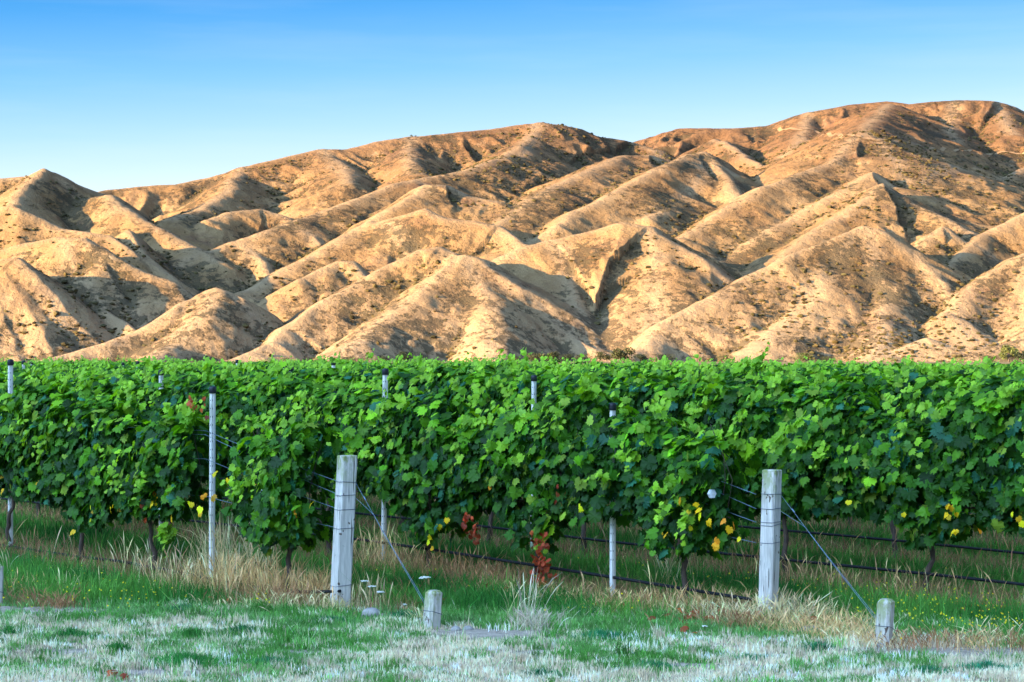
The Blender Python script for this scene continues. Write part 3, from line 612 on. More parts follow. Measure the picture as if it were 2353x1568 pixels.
fl.build('yellow_wildflowers', M_grass, 'tiny yellow wildflowers dotted through the long green grass', 'wildflowers')

# ------------------------------------------------------------------ leaves
LEAF = np.array([(0,.04),(-.16,-.13),(-.36,-.12),(-.46,.06),(-.62,.16),(-.50,.32),(-.58,.52),(-.34,.54),(-.30,.76),(-.12,.72),(0,1.0),(.12,.72),(.30,.76),(.34,.54),(.58,.52),(.50,.32),(.62,.16),(.46,.06),(.36,-.12),(.16,-.13),(0,.32)])
LEAF_S = np.array([(0,0),(-.42,-.04),(-.52,.38),(-.28,.66),(0,.95),(.28,.66),(.52,.38),(.42,-.04),(0,.33)])
def leaf_geo(pos, nor, tip, size, col, simple_=False):
    T = LEAF_S if simple_ else LEAF; k = len(T); n = len(pos)
    nor = nor / np.linalg.norm(nor, axis=1)[:, None]; tip = tip - nor * (tip * nor).sum(1)[:, None]; tip /= np.linalg.norm(tip, axis=1)[:, None] + 1e-9
    side = np.cross(tip, nor)
    cup = RNG.uniform(-.15, .55, n)[:, None]; dro = RNG.uniform(.0, .5, n)[:, None]; tw = RNG.normal(0, .12, n)[:, None]
    Tx = T[None, :, 0] * RNG.uniform(.9, 1.12, (n, 1)) * (1 + RNG.normal(0, .05, (n, k))); Ty = T[None, :, 1] * (1 + RNG.normal(0, .05, (n, k))); Tz = -cup * np.abs(Tx) ** 1.5 - dro * np.clip(Ty, 0, 1) ** 2 * .7 + tw * Tx * Ty + RNG.normal(0, .02, (n, k))
    V = pos[:, None] + size[:, None, None] * (Tx[..., None] * side[:, None] + Ty[..., None] * tip[:, None] + Tz[..., None] * nor[:, None])
    o = (np.arange(n) * k)[:, None]; m = k - 1
    t = np.concatenate([o + np.array([m, i, (i + 1) % m]) for i in range(m)], 0)
    return V.reshape(-1, 3), None, t, np.repeat(col, k, 0)
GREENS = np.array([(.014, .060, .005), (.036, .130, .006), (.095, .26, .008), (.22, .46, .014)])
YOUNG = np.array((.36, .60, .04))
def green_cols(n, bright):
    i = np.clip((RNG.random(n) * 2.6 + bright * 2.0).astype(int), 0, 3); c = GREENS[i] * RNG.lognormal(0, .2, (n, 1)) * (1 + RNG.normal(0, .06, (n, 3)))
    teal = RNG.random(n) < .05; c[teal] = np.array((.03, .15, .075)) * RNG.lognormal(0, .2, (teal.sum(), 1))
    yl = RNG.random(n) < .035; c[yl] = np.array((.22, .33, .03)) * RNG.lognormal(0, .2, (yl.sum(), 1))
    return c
def shoot_leaves(pts, n, s0, s1, young=1.0):
    pts = np.asarray(pts, float); t = np.linspace(0, 1, n); f = np.linspace(0, 1, len(pts)); p = np.stack([np.interp(t, f, pts[:, k]) for k in range(3)], -1)
    p += RNG.normal(0, .028, p.shape); nor = np.stack([RNG.normal(0, .5, n), RNG.normal(.75, .4, n), RNG.uniform(.1, 1.1, n)], -1); tip = np.stack([RNG.normal(0, .8, n), RNG.normal(.3, .3, n), RNG.uniform(-1, .1, n)], -1)
    c = green_cols(n, .6) * (1 - t[:, None] * young) + YOUNG[None] * RNG.lognormal(0, .15, (n, 1)) * t[:, None] * young
    return leaf_geo(p, nor, tip, s0 + (s1 - s0) * t * RNG.uniform(.8, 1.1, n), c)
def vine_parts(u0, u1, top, bot, n, shoots, far=False, extra=()):
    """canopy in local space: x along the row, y towards the near side, z up"""
    cl = Cloud()
    u = RNG.uniform(u0, u1, n); f = RNG.random(n) ** .9; T_, B_ = top(u), bot(u)
    s_ = float(RNG.uniform(0, 99)); lump = fbm(u * 1.9 + s_, f * 2.3 + s_, 3, 7)
    T_ = T_ + .13 * pnoise(u * 2.6 + s_, u * 0, 3) ; z = B_ + (T_ - B_) * f
    half = (.15 + .22 * lump + .10 * np.sin(pi * np.clip(f, .05, .95))) ; sgn = np.where(RNG.random(n) < .62, 1, -1)
    y = sgn * half * (1 - np.abs(RNG.normal(0, .28, n))) + RNG.normal(0, .03, n)
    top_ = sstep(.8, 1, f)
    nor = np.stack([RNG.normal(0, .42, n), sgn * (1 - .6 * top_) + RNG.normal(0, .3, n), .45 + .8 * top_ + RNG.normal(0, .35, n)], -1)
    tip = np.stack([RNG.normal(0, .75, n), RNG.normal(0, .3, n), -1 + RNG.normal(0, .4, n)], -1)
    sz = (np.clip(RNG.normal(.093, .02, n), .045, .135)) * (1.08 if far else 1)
    br = -.16 + .26 * f ** 2 + .45 * top_ + lump * .75 + .25 * np.clip((np.abs(y) - .2) * 3, -1, 1)  # young pale tops, plus canopy shading in the tint: darker low and inside
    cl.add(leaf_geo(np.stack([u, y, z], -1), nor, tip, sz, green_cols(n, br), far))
    for _ in range(shoots):
        us_ = RNG.uniform(u0 + .08, u1 - .08); zt = float(top(us_)) ; L_ = RNG.uniform(.06, .34) if not far else RNG.uniform(.04, .20); dx, dy = RNG.normal(0, .16), RNG.normal(.06, .13); side = RNG.random() < .45
        if side: a = np.array((us_, .2, zt - RNG.uniform(.05, .6))); b_ = a + (RNG.normal(0, .12), RNG.uniform(.08, .16), RNG.uniform(-.05, .12)); c_ = b_ + (RNG.normal(0, .08), .04, -RNG.uniform(.05, .22))
        else: a = np.array((us_, RNG.normal(0, .08), zt - .1)); b_ = a + (dx * .5, dy * .4, .1 + L_ * .6); c_ = a + (dx, dy, .1 + L_ * .85)
        cl.add(shoot_leaves([a, b_, c_], int(6 + L_ * 26), .10, .035))
    for e in extra: cl.add(e)
    return cl
M_twig = simple('green_cane', (.20, .22, .06), .7, c2=(.20, .10, .05), scale=(30, 30, 30))
def trunk_mesh(seed, u0, u1, wire=.80, bend=.06):
    r = np.random.default_rng(seed); m = MB(); n = 12; t = np.linspace(0, 1, n)
    x = bend * np.cumsum(r.normal(0, .22, n)); y = bend * np.cumsum(r.normal(0, .22, n)); x -= x[0]; y -= y[0]
    m.tube(np.stack([x, y, -.04 + t * (wire)], -1), .026 - .010 * t + .005 * r.random(n) + .012 * np.exp(-t * 12), 7)
    top = (x[-1], y[-1], wire - .05); out = MB()
    for e in (u0, u1):
        k = np.linspace(0, 1, 9); px = top[0] + (e * .92 - top[0]) * k; pz = top[2] + .05 * np.sin(k * 2.2) + .012 * r.normal(0, 1, 9); py = top[1] * (1 - k) + .012 * r.normal(0, 1, 9)
        out.tube(np.stack([px, py, pz], -1), .015 - .007 * k, 6)
    for _ in range(7):
        e = r.uniform(u0, u1) * .9; out.tube(np.array([(e, 0, wire - .02), (e + r.normal(0, .04), r.normal(0, .05), wire + .3), (e + r.normal(0, .08), r.normal(0, .08), wire + .75)]), [.005, .004, .003], 5, cap=False)
    return m, out
def prof(pts, c):                               # [(px, py)] outline in the photo -> height as a function of row distance d
    a = []
    for px, py in pts:
        d = rowd(c, px); a.append((d, CAMH - (py - HY) * d / F))
    a.sort(); A = np.array(a); return lambda d: np.interp(d, A[:, 0], A[:, 1])
TOPS = {
 0: prof([(775,1040),(758,985),(720,958),(690,985),(655,990),(620,1010),(585,1010),(560,1070),(505,1090),(470,1005),(440,940),(400,955),(350,985),(300,935),(250,915),(200,905),(150,900),(100,880),(60,900),(20,930),(-60,900),(-400,880)], ROWC[0]),
 1: prof([(1745,1050),(1728,1005),(1700,990),(1672,990),(1640,1008),(1614,1022),(1590,1003),(1555,985),(1526,955),(1495,945),(1440,955),(1400,912),(1350,890),(1300,905),(1240,950),(1185,950),(1130,975),(1080,955),(1040,912),(990,893),(940,903),(880,900),(800,890),(700,880),(560,878),(-300,865)], ROWC[1]),
 2: prof([(2600,880),(2353,905),(2290,905),(2190,935),(2120,960),(2060,975),(2018,945),(1960,905),(1888,890),(1830,905),(1780,895),(1600,885),(1400,870),(1225,862),(1100,858),(900,858),(-300,850)], ROWC[2])}
BOTS = {
 0: prof([(770,1195),(740,1225),(690,1245),(640,1262),(600,1235),(580,1130),(560,1090),(500,1095),(475,1165),(380,1195),(300,1175),(215,1215),(180,1190),(130,1145),(50,1140),(0,1115),(-400,1090)], ROWC[0]),
 1: prof([(1745,1215),(1690,1255),(1650,1225),(1610,1275),(1550,1275),(1500,1190),(1440,1175),(1380,1195),(1300,1185),(1250,1265),(1215,1235),(1190,1190),(1140,1155),(1080,1185),(1000,1250),(950,1215),(930,1140),(880,1125),(700,1100),(500,1090),(-300,1060)], ROWC[1]),
 2: prof([(2500,1215),(2353,1215),(2250,1200),(2200,1230),(2130,1250),(2080,1185),(1950,1170),(1850,1190),(1700,1160),(1400,1110),(1000,1080),(-300,1040)], ROWC[2])}
EXTRA = {  # shoots that reach out of the hedge: (row, [(px,py)], leaves, size0, size1)
 (1, 0): [[(1795,1075),(1780,1030),(1800,990),(1835,960),(1885,935)], [(1720,1040),(1690,1000),(1680,985)], [(1630,1010),(1650,990)]],
 (0, 0): [[(800,1010),(850,960),(880,935),(930,885)], [(700,985),(722,948)], [(780,1120),(812,1000)]],
 (0, 1): [[(430,960),(460,925)], [(380,1225),(385,1205),(382,1255)]],
 (1, 2): [[(1175,965),(1215,945)], [(1060,960),(1110,975)]],
 (3, 4): [[(1735,850),(1742,825),(1772,797)], [(1700,850),(1725,822)]], (1, 5): [[(470,885),(480,840),(472,818)], [(505,880),(520,838)]], (1, 4): [[(610,880),(632,828)]], (0, 2): [[(190,915),(205,860),(200,832)]],
 (2, 0): [[(2260,930),(2310,900),(2350,880)]], (1, 1): [[(1360,900),(1340,880)], [(1255,1190),(1240,1260)]],
}
AUT = [(0,120,1130,1,'y'),(0,235,1150,1,'o'),(0,410,1172,1,'y'),(0,330,1170,2,'r'),(0,640,1215,2,'y'),(0,690,1200,1,'o'),(0,720,1150,1,'y'),(1,1020,1190,1,'y'),(1,1130,1130,1,'o'),(1,1330,1160,1,'y'),(1,1470,1150,1,'y'),(1,1540,1240,2,'y'),(1,1700,1230,2,'y'),(1,1570,1100,1,'r'),(2,1960,1150,1,'y'),(2,2080,1180,1,'y'),(2,2250,1190,1,'o'),
       (0,70,1098,6,'y'),(0,205,1165,3,'y'),(0,285,1140,3,'y'),(0,355,1142,5,'y'),(0,262,1156,4,'y'),(0,445,1162,4,'y'),(0,352,1112,4,'o'),(0,475,1140,3,'o'),(0,435,935,3,'r'),(0,462,940,2,'r'),(0,320,1150,2,'o'),(0,180,1190,2,'y'),(0,12,1110,2,'y'),(0,500,1085,2,'y'),
       (1,990,1226,4,'y'),(1,1605,1165,1,'y'),(1,1665,1185,2,'o'),(1,1612,1200,2,'y'),(1,1650,1238,2,'o'),(1,1590,1175,2,'y'),(1,1280,1128,3,'r'),(1,1075,1195,8,'r'),(1,1083,1222,9,'r'),(1,1242,1245,8,'r'),(1,1246,1275,12,'r'),(1,1240,1305,12,'r'),(1,1238,1330,7,'r'),(1,545,1060,6,'y'),(1,560,1082,7,'y'),(1,470,1067,4,'y'),(1,580,1100,6,'y'),(1,1580,1165,3,'y'),
       (2,2185,1180,4,'y'),(2,2200,1198,3,'y'),(2,2330,1195,3,'y'),(2,2170,1172,3,'y')]
ACOL = {'y': (.85, .52, .01), 'o': (.75, .27, .015), 'r': (.36, .06, .02)}
def world_to_local(p, x0, d0):
    v = np.asarray(p) - np.array((x0, d0, 0)); ca, sa = cos(ROWANG), sin(ROWANG)
    return np.stack([v[..., 0] * ca + v[..., 1] * sa, -v[..., 0] * sa + v[..., 1] * ca, v[..., 2]], -1)
NEAR = {0: [18.80, 20.95, 22.15, 23.6, 25.05], 1: [18.10, 19.79, 21.2, 22.65, 24.1, 25.55, 27.0], 2: [17.55, 19.0, 20.45, 21.7, 22.9, 24.3, 25.75, 27.2], 3: [18.2, 19.6, 21.05, 22.5, 23.95, 25.4, 26.85, 28.3]}
SPAN = {(0, 18.80): (18.36, 19.30), (0, 20.95): (20.05, 21.55), (1, 18.10): (17.62, 18.95)}
PLACE = {0: 'front row', 1: 'second row', 2: 'third row', 3: 'fourth row'}
ORD = ['first', 'second', 'third', 'fourth', 'fifth', 'sixth', 'seventh', 'eighth', 'ninth']
LBL = {(0, 0): 'short grapevine hanging low against the left grey strainer post', (0, 1): 'grapevine with yellow and orange leaves left of the near capped metal post',
       (0, 2): 'front row grapevine with a thin dark trunk, second from the left edge', (0, 3): 'front row grapevine with gnarled trunk at the far left edge of the photo',
       (1, 0): 'grapevine with an arching pale shoot beside the right grey strainer post', (1, 1): 'grapevine with a column of dried red leaves down its trunk',
       (1, 2): 'grapevine with one bright yellow leaf hanging at its foot, right of the left guyed post',
       (2, 1): 'grapevine with a twisted trunk right of the right strainer post and its guy wire'}
nvines = 0
def place_vine(root, c, d):
    root.location = (c - K * d, d, 0); root.rotation_euler = (0, 0, ROWANG)
for r, ds in NEAR.items():
    c = ROWC[r]
    for i, d in enumerate(ds):
        x0 = c - K * d; a, b = SPAN.get((r, d), (d - .80, d + .80)); u0, u1 = (a - d) * ROWL, (b - d) * ROWL
        if r in TOPS: top = lambda u, d=d, r=r: TOPS[r](d + u / ROWL); bot = lambda u, d=d, r=r: BOTS[r](d + u / ROWL)
        else: top = lambda u: 1.84 + .08 * pnoise(u, u * 0 + .3, 8); bot = lambda u: .70 + u * 0 + .08 * pnoise(u * 2, u * 0, 5)
        ex = []
        for s in EXTRA.get((r, i), []):
            pts = world_to_local(np.array([P(px, py, (max(rowd(c, px) - .28, {0: 18.4, 1: 17.75}.get(r, 0)))) for px, py in s]), x0, d); ex.append(shoot_leaves(pts, 6 + 6 * len(pts), .125, .045, .85))
        Hc = float(np.mean(top(np.linspace(u0, u1, 9)) - bot(np.linspace(u0, u1, 9))))
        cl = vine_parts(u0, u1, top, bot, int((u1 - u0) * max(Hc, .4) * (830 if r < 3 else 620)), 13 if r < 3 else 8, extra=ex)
        rt = empty('grapevine'); place_vine(rt, c, d)
        lab = LBL.get((r, i), 'leafy green grapevine in the %s, %s from its near end' % (PLACE[r], ORD[i]))
        tag(rt, lab, 'grapevine', 'grapevines trained in rows on wires')
        o = cl.build('foliage', M_leaf, None, None, rt, kind=None)
        m, arms = trunk_mesh(100 + r * 20 + i, u0, u1, .70 if r == 0 else .8, .10 if (r, i) in ((2, 1), (0, 1), (0, 3)) else .05)
        m.build('trunk', M_bark, rt, True); arms.build('cordon', M_bark, rt, True)
        au = Cloud(); cnt = 0
        for (ar, px, py, n, kc) in AUT:
            if ar != r: continue
            dd = rowd(c, px)
            if min(ds, key=lambda q: abs(q - dd)) != d: continue
            w = P(px, py, dd - .41); l = world_to_local(w, x0, d); n2 = n * (2 if kc == 'r' else 1)
            pos = l[None] + RNG.normal(0, 1, (n2, 3)) * np.array((.065, .02, .055)) * (1 if n < 8 else 1.0)
            nor = np.stack([RNG.normal(0, .4, n2), 1 + RNG.normal(0, .2, n2), RNG.normal(.3, .4, n2)], -1); tip = np.stack([RNG.normal(0, .7, n2), RNG.normal(0, .3, n2), -1 + RNG.normal(0, .5, n2)], -1)
            au.add(leaf_geo(pos, nor, tip, RNG.uniform(.035, .055, n2) if kc == 'r' else RNG.uniform(.04, .072, n2), jitter(n2, ACOL[kc], .35, .12))); cnt += n2
        if cnt: au.build('autumn_leaves', M_leaf, None, None, rt, kind=None)
        nvines += 1
# prototypes for the rows further back
protos = []
for k in range(9):
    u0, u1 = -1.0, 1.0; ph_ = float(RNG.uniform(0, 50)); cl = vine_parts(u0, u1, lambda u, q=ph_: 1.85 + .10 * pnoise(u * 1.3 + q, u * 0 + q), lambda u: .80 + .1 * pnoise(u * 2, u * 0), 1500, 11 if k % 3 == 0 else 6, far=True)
    rt = empty('grapevine'); fo = cl.build('foliage', M_leaf, None, None, rt, kind=None); m, arms = trunk_mesh(500 + k, u0, u1); t_ = m.build('trunk', M_bark, rt, True); a_ = arms.build('cordon', M_bark, rt, True)
    protos.append([rt, fo, t_, a_, False])
FARD = 82.0
for r, c in enumerate(ROWC):
    if c > 74: break
    start = max(NEAR[r]) + 1.45 if r in NEAR else 17.2 - .214 * 0 + .3 * (r % 3)
    d = start
    while d < FARD:
        x0 = c - K * d
        lim = .262 if d < 40 else .25
        if abs(x0 / d) < lim and (r in NEAR or d > headline(x0) + .4) and (r < 8 or (d > 26 and True)) and nvines < 300:
            pr = protos[int(RNG.integers(9))]; rt, fo, t_, a_, used = pr
            if used:
                rt = rt.copy(); link(rt)
                for ch in (fo, t_, a_):
                    if d > 45 and ch is not fo: continue
                    q = ch.copy(); q.parent = rt; link(q)
            pr[4] = True; place_vine(rt, c, d + RNG.normal(0, .05)); rt.scale = (1, 1, 1 + RNG.normal(0, .018))
            side = 'left' if x0 / d < -.08 else ('right' if x0 / d > .08 else 'middle')
            tag(rt, 'green grapevine far back in the vineyard, only its leafy top showing, %s of the photo' % side, 'grapevine', 'grapevines trained in rows on wires'); nvines += 1
        d += 1.45 if d < 40 else 1.5
#@@PART3
# ------------------------------------------------------------------ timber posts, stakes
def wood_mat():
    m, nt, b, out = new_mat('weathered_timber'); N, Lk = nt.nodes, nt.links
    t = N.new('ShaderNodeTexCoord')
    def nz(scale, det=6, ro=.65):
        mp_ = N.new('ShaderNodeMapping'); mp_.inputs['Scale'].default_value = scale; n = N.new('ShaderNodeTexNoise'); n.inputs['Scale'].default_value = 1; n.inputs['Detail'].default_value = det; n.inputs['Roughness'].default_value = ro
        Lk.new(t.outputs['Object'], mp_.inputs[0]); Lk.new(mp_.outputs[0], n.inputs['Vector']); return n.outputs[0]
    def rp(s, p0, c0, p1, c1):
        r = N.new('ShaderNodeValToRGB'); e = r.color_ramp.elements; e[0].position, e[0].color = p0, (*c0, 1); e[1].position, e[1].color = p1, (*c1, 1); Lk.new(s, r.inputs[0]); return r.outputs[0]
    def mx(f, a, c, bt='MIX'):
        x = N.new('ShaderNodeMix'); x.data_type = 'RGBA'; x.blend_type = bt
        if isinstance(f, float): x.inputs[0].default_value = f
        else: Lk.new(f, x.inputs[0])
        for s, v in ((6, a), (7, c)):
            if isinstance(v, tuple): x.inputs[s].default_value = (*v, 1)
            else: Lk.new(v, x.inputs[s])
        return x.outputs[2]
    grain = nz((55, 55, 3.5)); c = rp(grain, .3, (.40, .35, .31), .7, (.78, .70, .63))
    crack = rp(nz((70, 70, 2.2), 3, .5), .31, (.10, .09, .08), .38, (1, 1, 1)); c = mx(1.0, c, crack, 'MULTIPLY')
    sp = N.new('ShaderNodeSeparateXYZ'); Lk.new(t.outputs['Object'], sp.inputs[0])
    topm = N.new('ShaderNodeMapRange'); topm.inputs[1].default_value = -.28; topm.inputs[2].default_value = 0.0; Lk.new(sp.outputs[2], topm.inputs[0])
    lich = rp(nz((14, 14, 7), 4), .42, (0, 0, 0), .56, (1, 1, 1)); ml = N.new('ShaderNodeMath'); ml.operation = 'MULTIPLY'; Lk.new(topm.outputs[0], ml.inputs[0]); Lk.new(lich, ml.inputs[1])
    c = mx(ml.outputs[0], c, (.26, .29, .10))
    knot = rp(nz((22, 22, 16), 2, .4), .69, (0, 0, 0), .72, (1, 1, 1)); c = mx(knot, c, (.14, .10, .08))
    Lk.new(c, b.inputs['Base Color']); b.inputs['Roughness'].default_value = .85; b.inputs['Specular IOR Level'].default_value = .2
    bp = N.new('ShaderNodeBump'); bp.inputs['Strength'].default_value = .5; bp.inputs['Distance'].default_value = .006; Lk.new(grain, bp.inputs['Height']); Lk.new(bp.outputs[0], b.inputs['Normal'])
    return m
M_wood = wood_mat()
def sq_ring(s, z, cx, cy, ch=.012, n=2):
    h = s / 2; p = []
    for (a, b) in ((1, 1), (-1, 1), (-1, -1), (1, -1)):
        q = [(a * h, b * (h - ch)), (a * (h - ch), b * h)]
        if a * b < 0: q = q[::-1]
        p += q
    return np.array([(x + cx, y + cy, z) for x, y in p])
def timber(name, base, top_off, Hh, s, yaw, seed, chamfer=.012, round_top=.006):
    """origin at the post's top so the lichen sits there; top_off = lean of the top"""
    r = np.random.default_rng(seed); m = MB(); rings = []
    ca, sa = cos(-yaw), sin(-yaw); lx, ly = top_off[0] * ca - top_off[1] * sa, top_off[0] * sa + top_off[1] * ca
    for t in np.linspace(-.18, 1, 15):
        tt = min(t, 1); off = (tt - 1); ss = s * (1 + .012 * r.normal()) * (1.03 - .03 * tt)
        z = -Hh * (1 - tt) - (round_top if t == 1 else 0)
        rings.append(sq_ring(ss, z, lx * off + .001 * r.normal(), ly * off, chamfer))
    rings.append(sq_ring(s * (1 - round_top * 1.6 / s), 0, 0, 0, chamfer)); m.loft(rings)
    rt = empty(name, (base[0] + top_off[0], base[1] + top_off[1], Hh), yaw); body = m.build('timber', M_wood, rt)
    return rt, (lx, ly)
def wire_loop(rt, z, s, lean, Hh, tilt=0.0, sag=0.004):
    m = MB(); f = (z - Hh) / Hh; cx, cy = lean[0] * f, lean[1] * f; R_ = sq_ring(s * 1.035 + .004, z - Hh, cx, cy, .014)
    V = np.vstack([R_, R_[:2]]); V[:, 2] += tilt * (V[:, 0] - cx) + sag * np.sin(np.arange(len(V)) * 1.3)
    m.tube(V, .0022, 5); return m.build('wire_loop', M_wireband, rt)
STRN = []
for k, (bx, by, tx_, ty_, s, yaw, loops, lab) in enumerate([
        (781, 1400, 798, 1047, .136, radians(27), (1108, 1138, 1171, 1214, 1345), 'square weathered grey timber post leaning right at the end of the left vine row'),
        (1764, 1424, 1775, 1080, .122, radians(53), (1136, 1169, 1200, 1206, 1247, 1383), 'square weathered grey timber post beside the arching vine shoot on the right')]):
    b = G(bx, by); d = b[1]; Hh = CAMH - (ty_ - HY) * d / F; off = ((tx_ - bx) / F * d, 0.02)
    rt, lean = timber('strainer_post', b, off, Hh, s, yaw, 40 + k); tag(rt, lab, 'post', 'timber posts at the ends of the vine rows')
    zs = [CAMH - (y_ - HY) * d / F for y_ in loops]
    for q, z in enumerate(zs): wire_loop(rt, z, s, lean, Hh, tilt=RNG.normal(0, .05) - (.12 if q == 0 else 0))
    STRN.append((b, off, Hh, zs, s))
STK = []
for k, (bx, by, tx_, ty_, s, yaw, lab) in enumerate([
        (991, 1445, 997, 1357, .112, radians(40), 'short square timber stake anchoring the guy wires of the left post'),
        (2029, 1482, 2037, 1377, .106, radians(58), 'short square timber stake anchoring the guy wires of the right post'),
        (-12, 1392, -10, 1298, .112, radians(35), 'short timber stake cut off by the left edge of the photo')]):
    b = G(bx, by); d = b[1]; Hh = CAMH - (ty_ - HY) * d / F; off = ((tx_ - bx) / F * d, 0)
    rt, lean = timber('anchor_stake', b, off, Hh, s, yaw, 60 + k, chamfer=.02, round_top=.018); tag(rt, lab, 'stake', 'anchor stakes in front of the row ends')
    wire_loop(rt, .125, s, lean, Hh, tilt=-.35); STK.append((b, off, Hh, s))
for k in (0, 1):
    b, off, Hh, zs, s = STRN[k]; sb, so_, sh, ss = STK[k]
    for q, (z, dx) in enumerate(((zs[0], .004), (zs[1] - .01, -.004))):
        f = z / Hh; a = np.array((b[0] + off[0] * f + s * .62, b[1] + off[1] * f - s * .25, z - .01)); e = np.array((sb[0] - ss * .45 + dx, sb[1] + ss * .35, (.20 - q * .012)))
        A0, E0 = (a, e) if q == 0 else (A0, E0); t = np.linspace(0, 1, 14)[:, None]; m = MB(); J = A0 + (E0 - A0) * .26 if q else a; V = a + (e - a) * t if q == 0 else np.where(t < .3, a + (J - a) * t / .3, J + (e - J) * (t - .3) / .7); V[:, 2] -= .012 * np.sin(t[:, 0] * pi); m.tube(V, .0017, 6)
        if q == 0:
            p0 = a + (e - a) * .12; m.tube(np.array([p0, p0 + (e - a) * .012, p0 + (e - a) * .03]), .006, 6)
        o = m.build('guy_wire', M_wire, None, True)
        tag(o, '%s steel guy wire from the %s timber post down to its stake' % (('upper', 'lower')[q], ('left', 'right')[k]), 'wire', 'guy wires bracing the row ends')
# ------------------------------------------------------------------ metal posts with black caps
def steel_post(c, px, pyt, lab, lean=0.0, d=None):
    d = d or rowd(c, px); x = (px - CX) / F * d; Hh = CAMH - (pyt - HY) * d / F
    rt = empty('trellis_post', (x, d, 0), ROWANG + pi / 2 + radians(12)); m = MB()
    w, dp, lip, th = .046, .030, .012, .003
    prof_ = [(-w/2 + lip, -dp), (-w/2, -dp), (-w/2, 0), (-.008, 0), (-.004, .004), (.004, .004), (.008, 0), (w/2, 0), (w/2, -dp), (w/2 - lip, -dp)]
    inner = [(-w/2 + lip, -dp + th), (-w/2 + th, -dp + th), (-w/2 + th, -th), (-.008, -th), (-.003, .001), (.003, .001), (.008, -th), (w/2 - th, -th), (w/2 - th, -dp + th), (w/2 - lip, -dp + th)]
    ring = np.array(prof_ + inner[::-1]); n = len(ring); V = []; zz = [-.3, Hh - .02]
    for z in zz: V += [(a + lean * z, b, z) for a, b in ring]
    q = [(j, (j + 1) % n, n + (j + 1) % n, n + j) for j in range(n)]; k_ = len(prof_)
    q += [(n + i, n + i + 1, n + n - 2 - i, n + n - 1 - i) for i in range(k_ - 1)]
    m.add(V, q); nf = len(q); sl = MB(); nz = 0
    z = .35
    fs = []; VV = [np.array(V)]; cnt = len(V); slots = []
    while z < Hh - .08:
        for sx in (-1, 1):
            xc = lean * z + sx * (w / 2 + .0006); 
            a = np.array([(xc, -dp * .62, z - .007), (xc, -dp * .38, z - .007), (xc, -dp * .38, z + .007), (xc, -dp * .62, z + .007)]); VV.append(a); slots.append([cnt, cnt + 1, cnt + 2, cnt + 3]); cnt += 4
        xc = lean * z + .013; a = np.array([(xc - .003, .0008, z - .008), (xc + .003, .0008, z - .008), (xc + .003, .0008, z + .008), (xc - .003, .0008, z + .008)]); VV.append(a); slots.append([cnt, cnt + 1, cnt + 2, cnt + 3]); cnt += 4
        z += .075
    qq = np.array(q + slots); obj('channel', mesh_np('channel', np.vstack(VV), [qq], [M_galv, M_black], midx=[0] * nf + [1] * len(slots)), rt)
    cm = MB(); rg = []
    for z, s in ((-.045, .033), (-.040, .036), (0, .037), (.010, .034), (.018, .024), (.021, .010)):
        th_ = np.arange(12) * pi / 6; rg.append(np.stack([np.cos(th_) * s + lean * (Hh + z), np.sin(th_) * s * .85 - dp / 2, np.full(12, Hh - .02 + z)], -1))
    cm.loft(rg); cm.build('cap', M_black, rt, True)
    return tag(rt, lab, 'post', 'galvanised vineyard posts with black caps')
steel_post(ROWC[0], 489, 888, 'galvanised post with black cap standing in the gap of the front row', -.006)
steel_post(ROWC[0], 26, 826, 'black capped post rising above the leaves at the far left edge', 0)
steel_post(ROWC[1], 1411, 926, 'galvanised post half buried in leaves, between the two timber posts, right one', 0, d=rowd(ROWC[1], 1411) - .10)
steel_post(ROWC[1], 884, 847, 'tall galvanised post with black cap just right of the left timber post', -.012)
steel_post(ROWC[1], 372, 850, 'black cap poking out of the leaves left of the near metal post')
steel_post(ROWC[2], 1227, 862, 'slim galvanised post in shadowed leaves near the middle of the photo', -.01, d=rowd(ROWC[2], 1227) - .52)
steel_post(ROWC[2], 671, 842, 'black capped post, right one of the close pair left of the middle')
steel_post(ROWC[4], 656, 838, 'black capped post, left one of the close pair left of the middle')
steel_post(ROWC[3], 768, 829, 'far black capped post between the close pair and the tall post')
steel_post(ROWC[5], 546, 827, 'far black capped post against the pale foot of the hill')
steel_post(ROWC[4], 318, 830, 'far black capped post half hidden by a leafy shoot')
steel_post(ROWC[6], 283, 833, 'small black cap just above the far vines left of centre')
steel_post(ROWC[3], 55, 829, 'far black capped post under a leafy sprig near the left edge')
steel_post(ROWC[5], 73, 831, 'smaller far capped post, third from the left edge')
# ------------------------------------------------------------------ trellis wires and drip hoses
def row_line(c, dz, rad, name, mat, lab, cat, grp, off=0.0, start=None):
    m = MB(); t = []
    for (d, z) in dz: t.append((c - K * d - off * .8, d - off * .6, z))
    t = np.array(t); m.tube(t, rad, 6); o = m.build(name, mat, None, True); return tag(o, lab, cat, grp)
def span_line(z0, zt, d0, d1, step=3.6, sag=.02, first=2.6, jit=.01, seed=0):
    r = np.random.default_rng(seed); out = [(d0, z0)]; nodes = [d0, d0 + first]
    while nodes[-1] < d1: nodes.append(nodes[-1] + step)
    zn = [z0] + [zt + r.normal(0, jit) for _ in nodes[1:]]
    for a, b, za, zb in zip(nodes[:-1], nodes[1:], zn[:-1], zn[1:]):
        for t in np.linspace(0, 1, 9)[1:]: out.append((a + (b - a) * t, za + (zb - za) * t - sag * 4 * t * (1 - t)))
    return out
HN = ['top', 'upper', 'middle', 'lower']
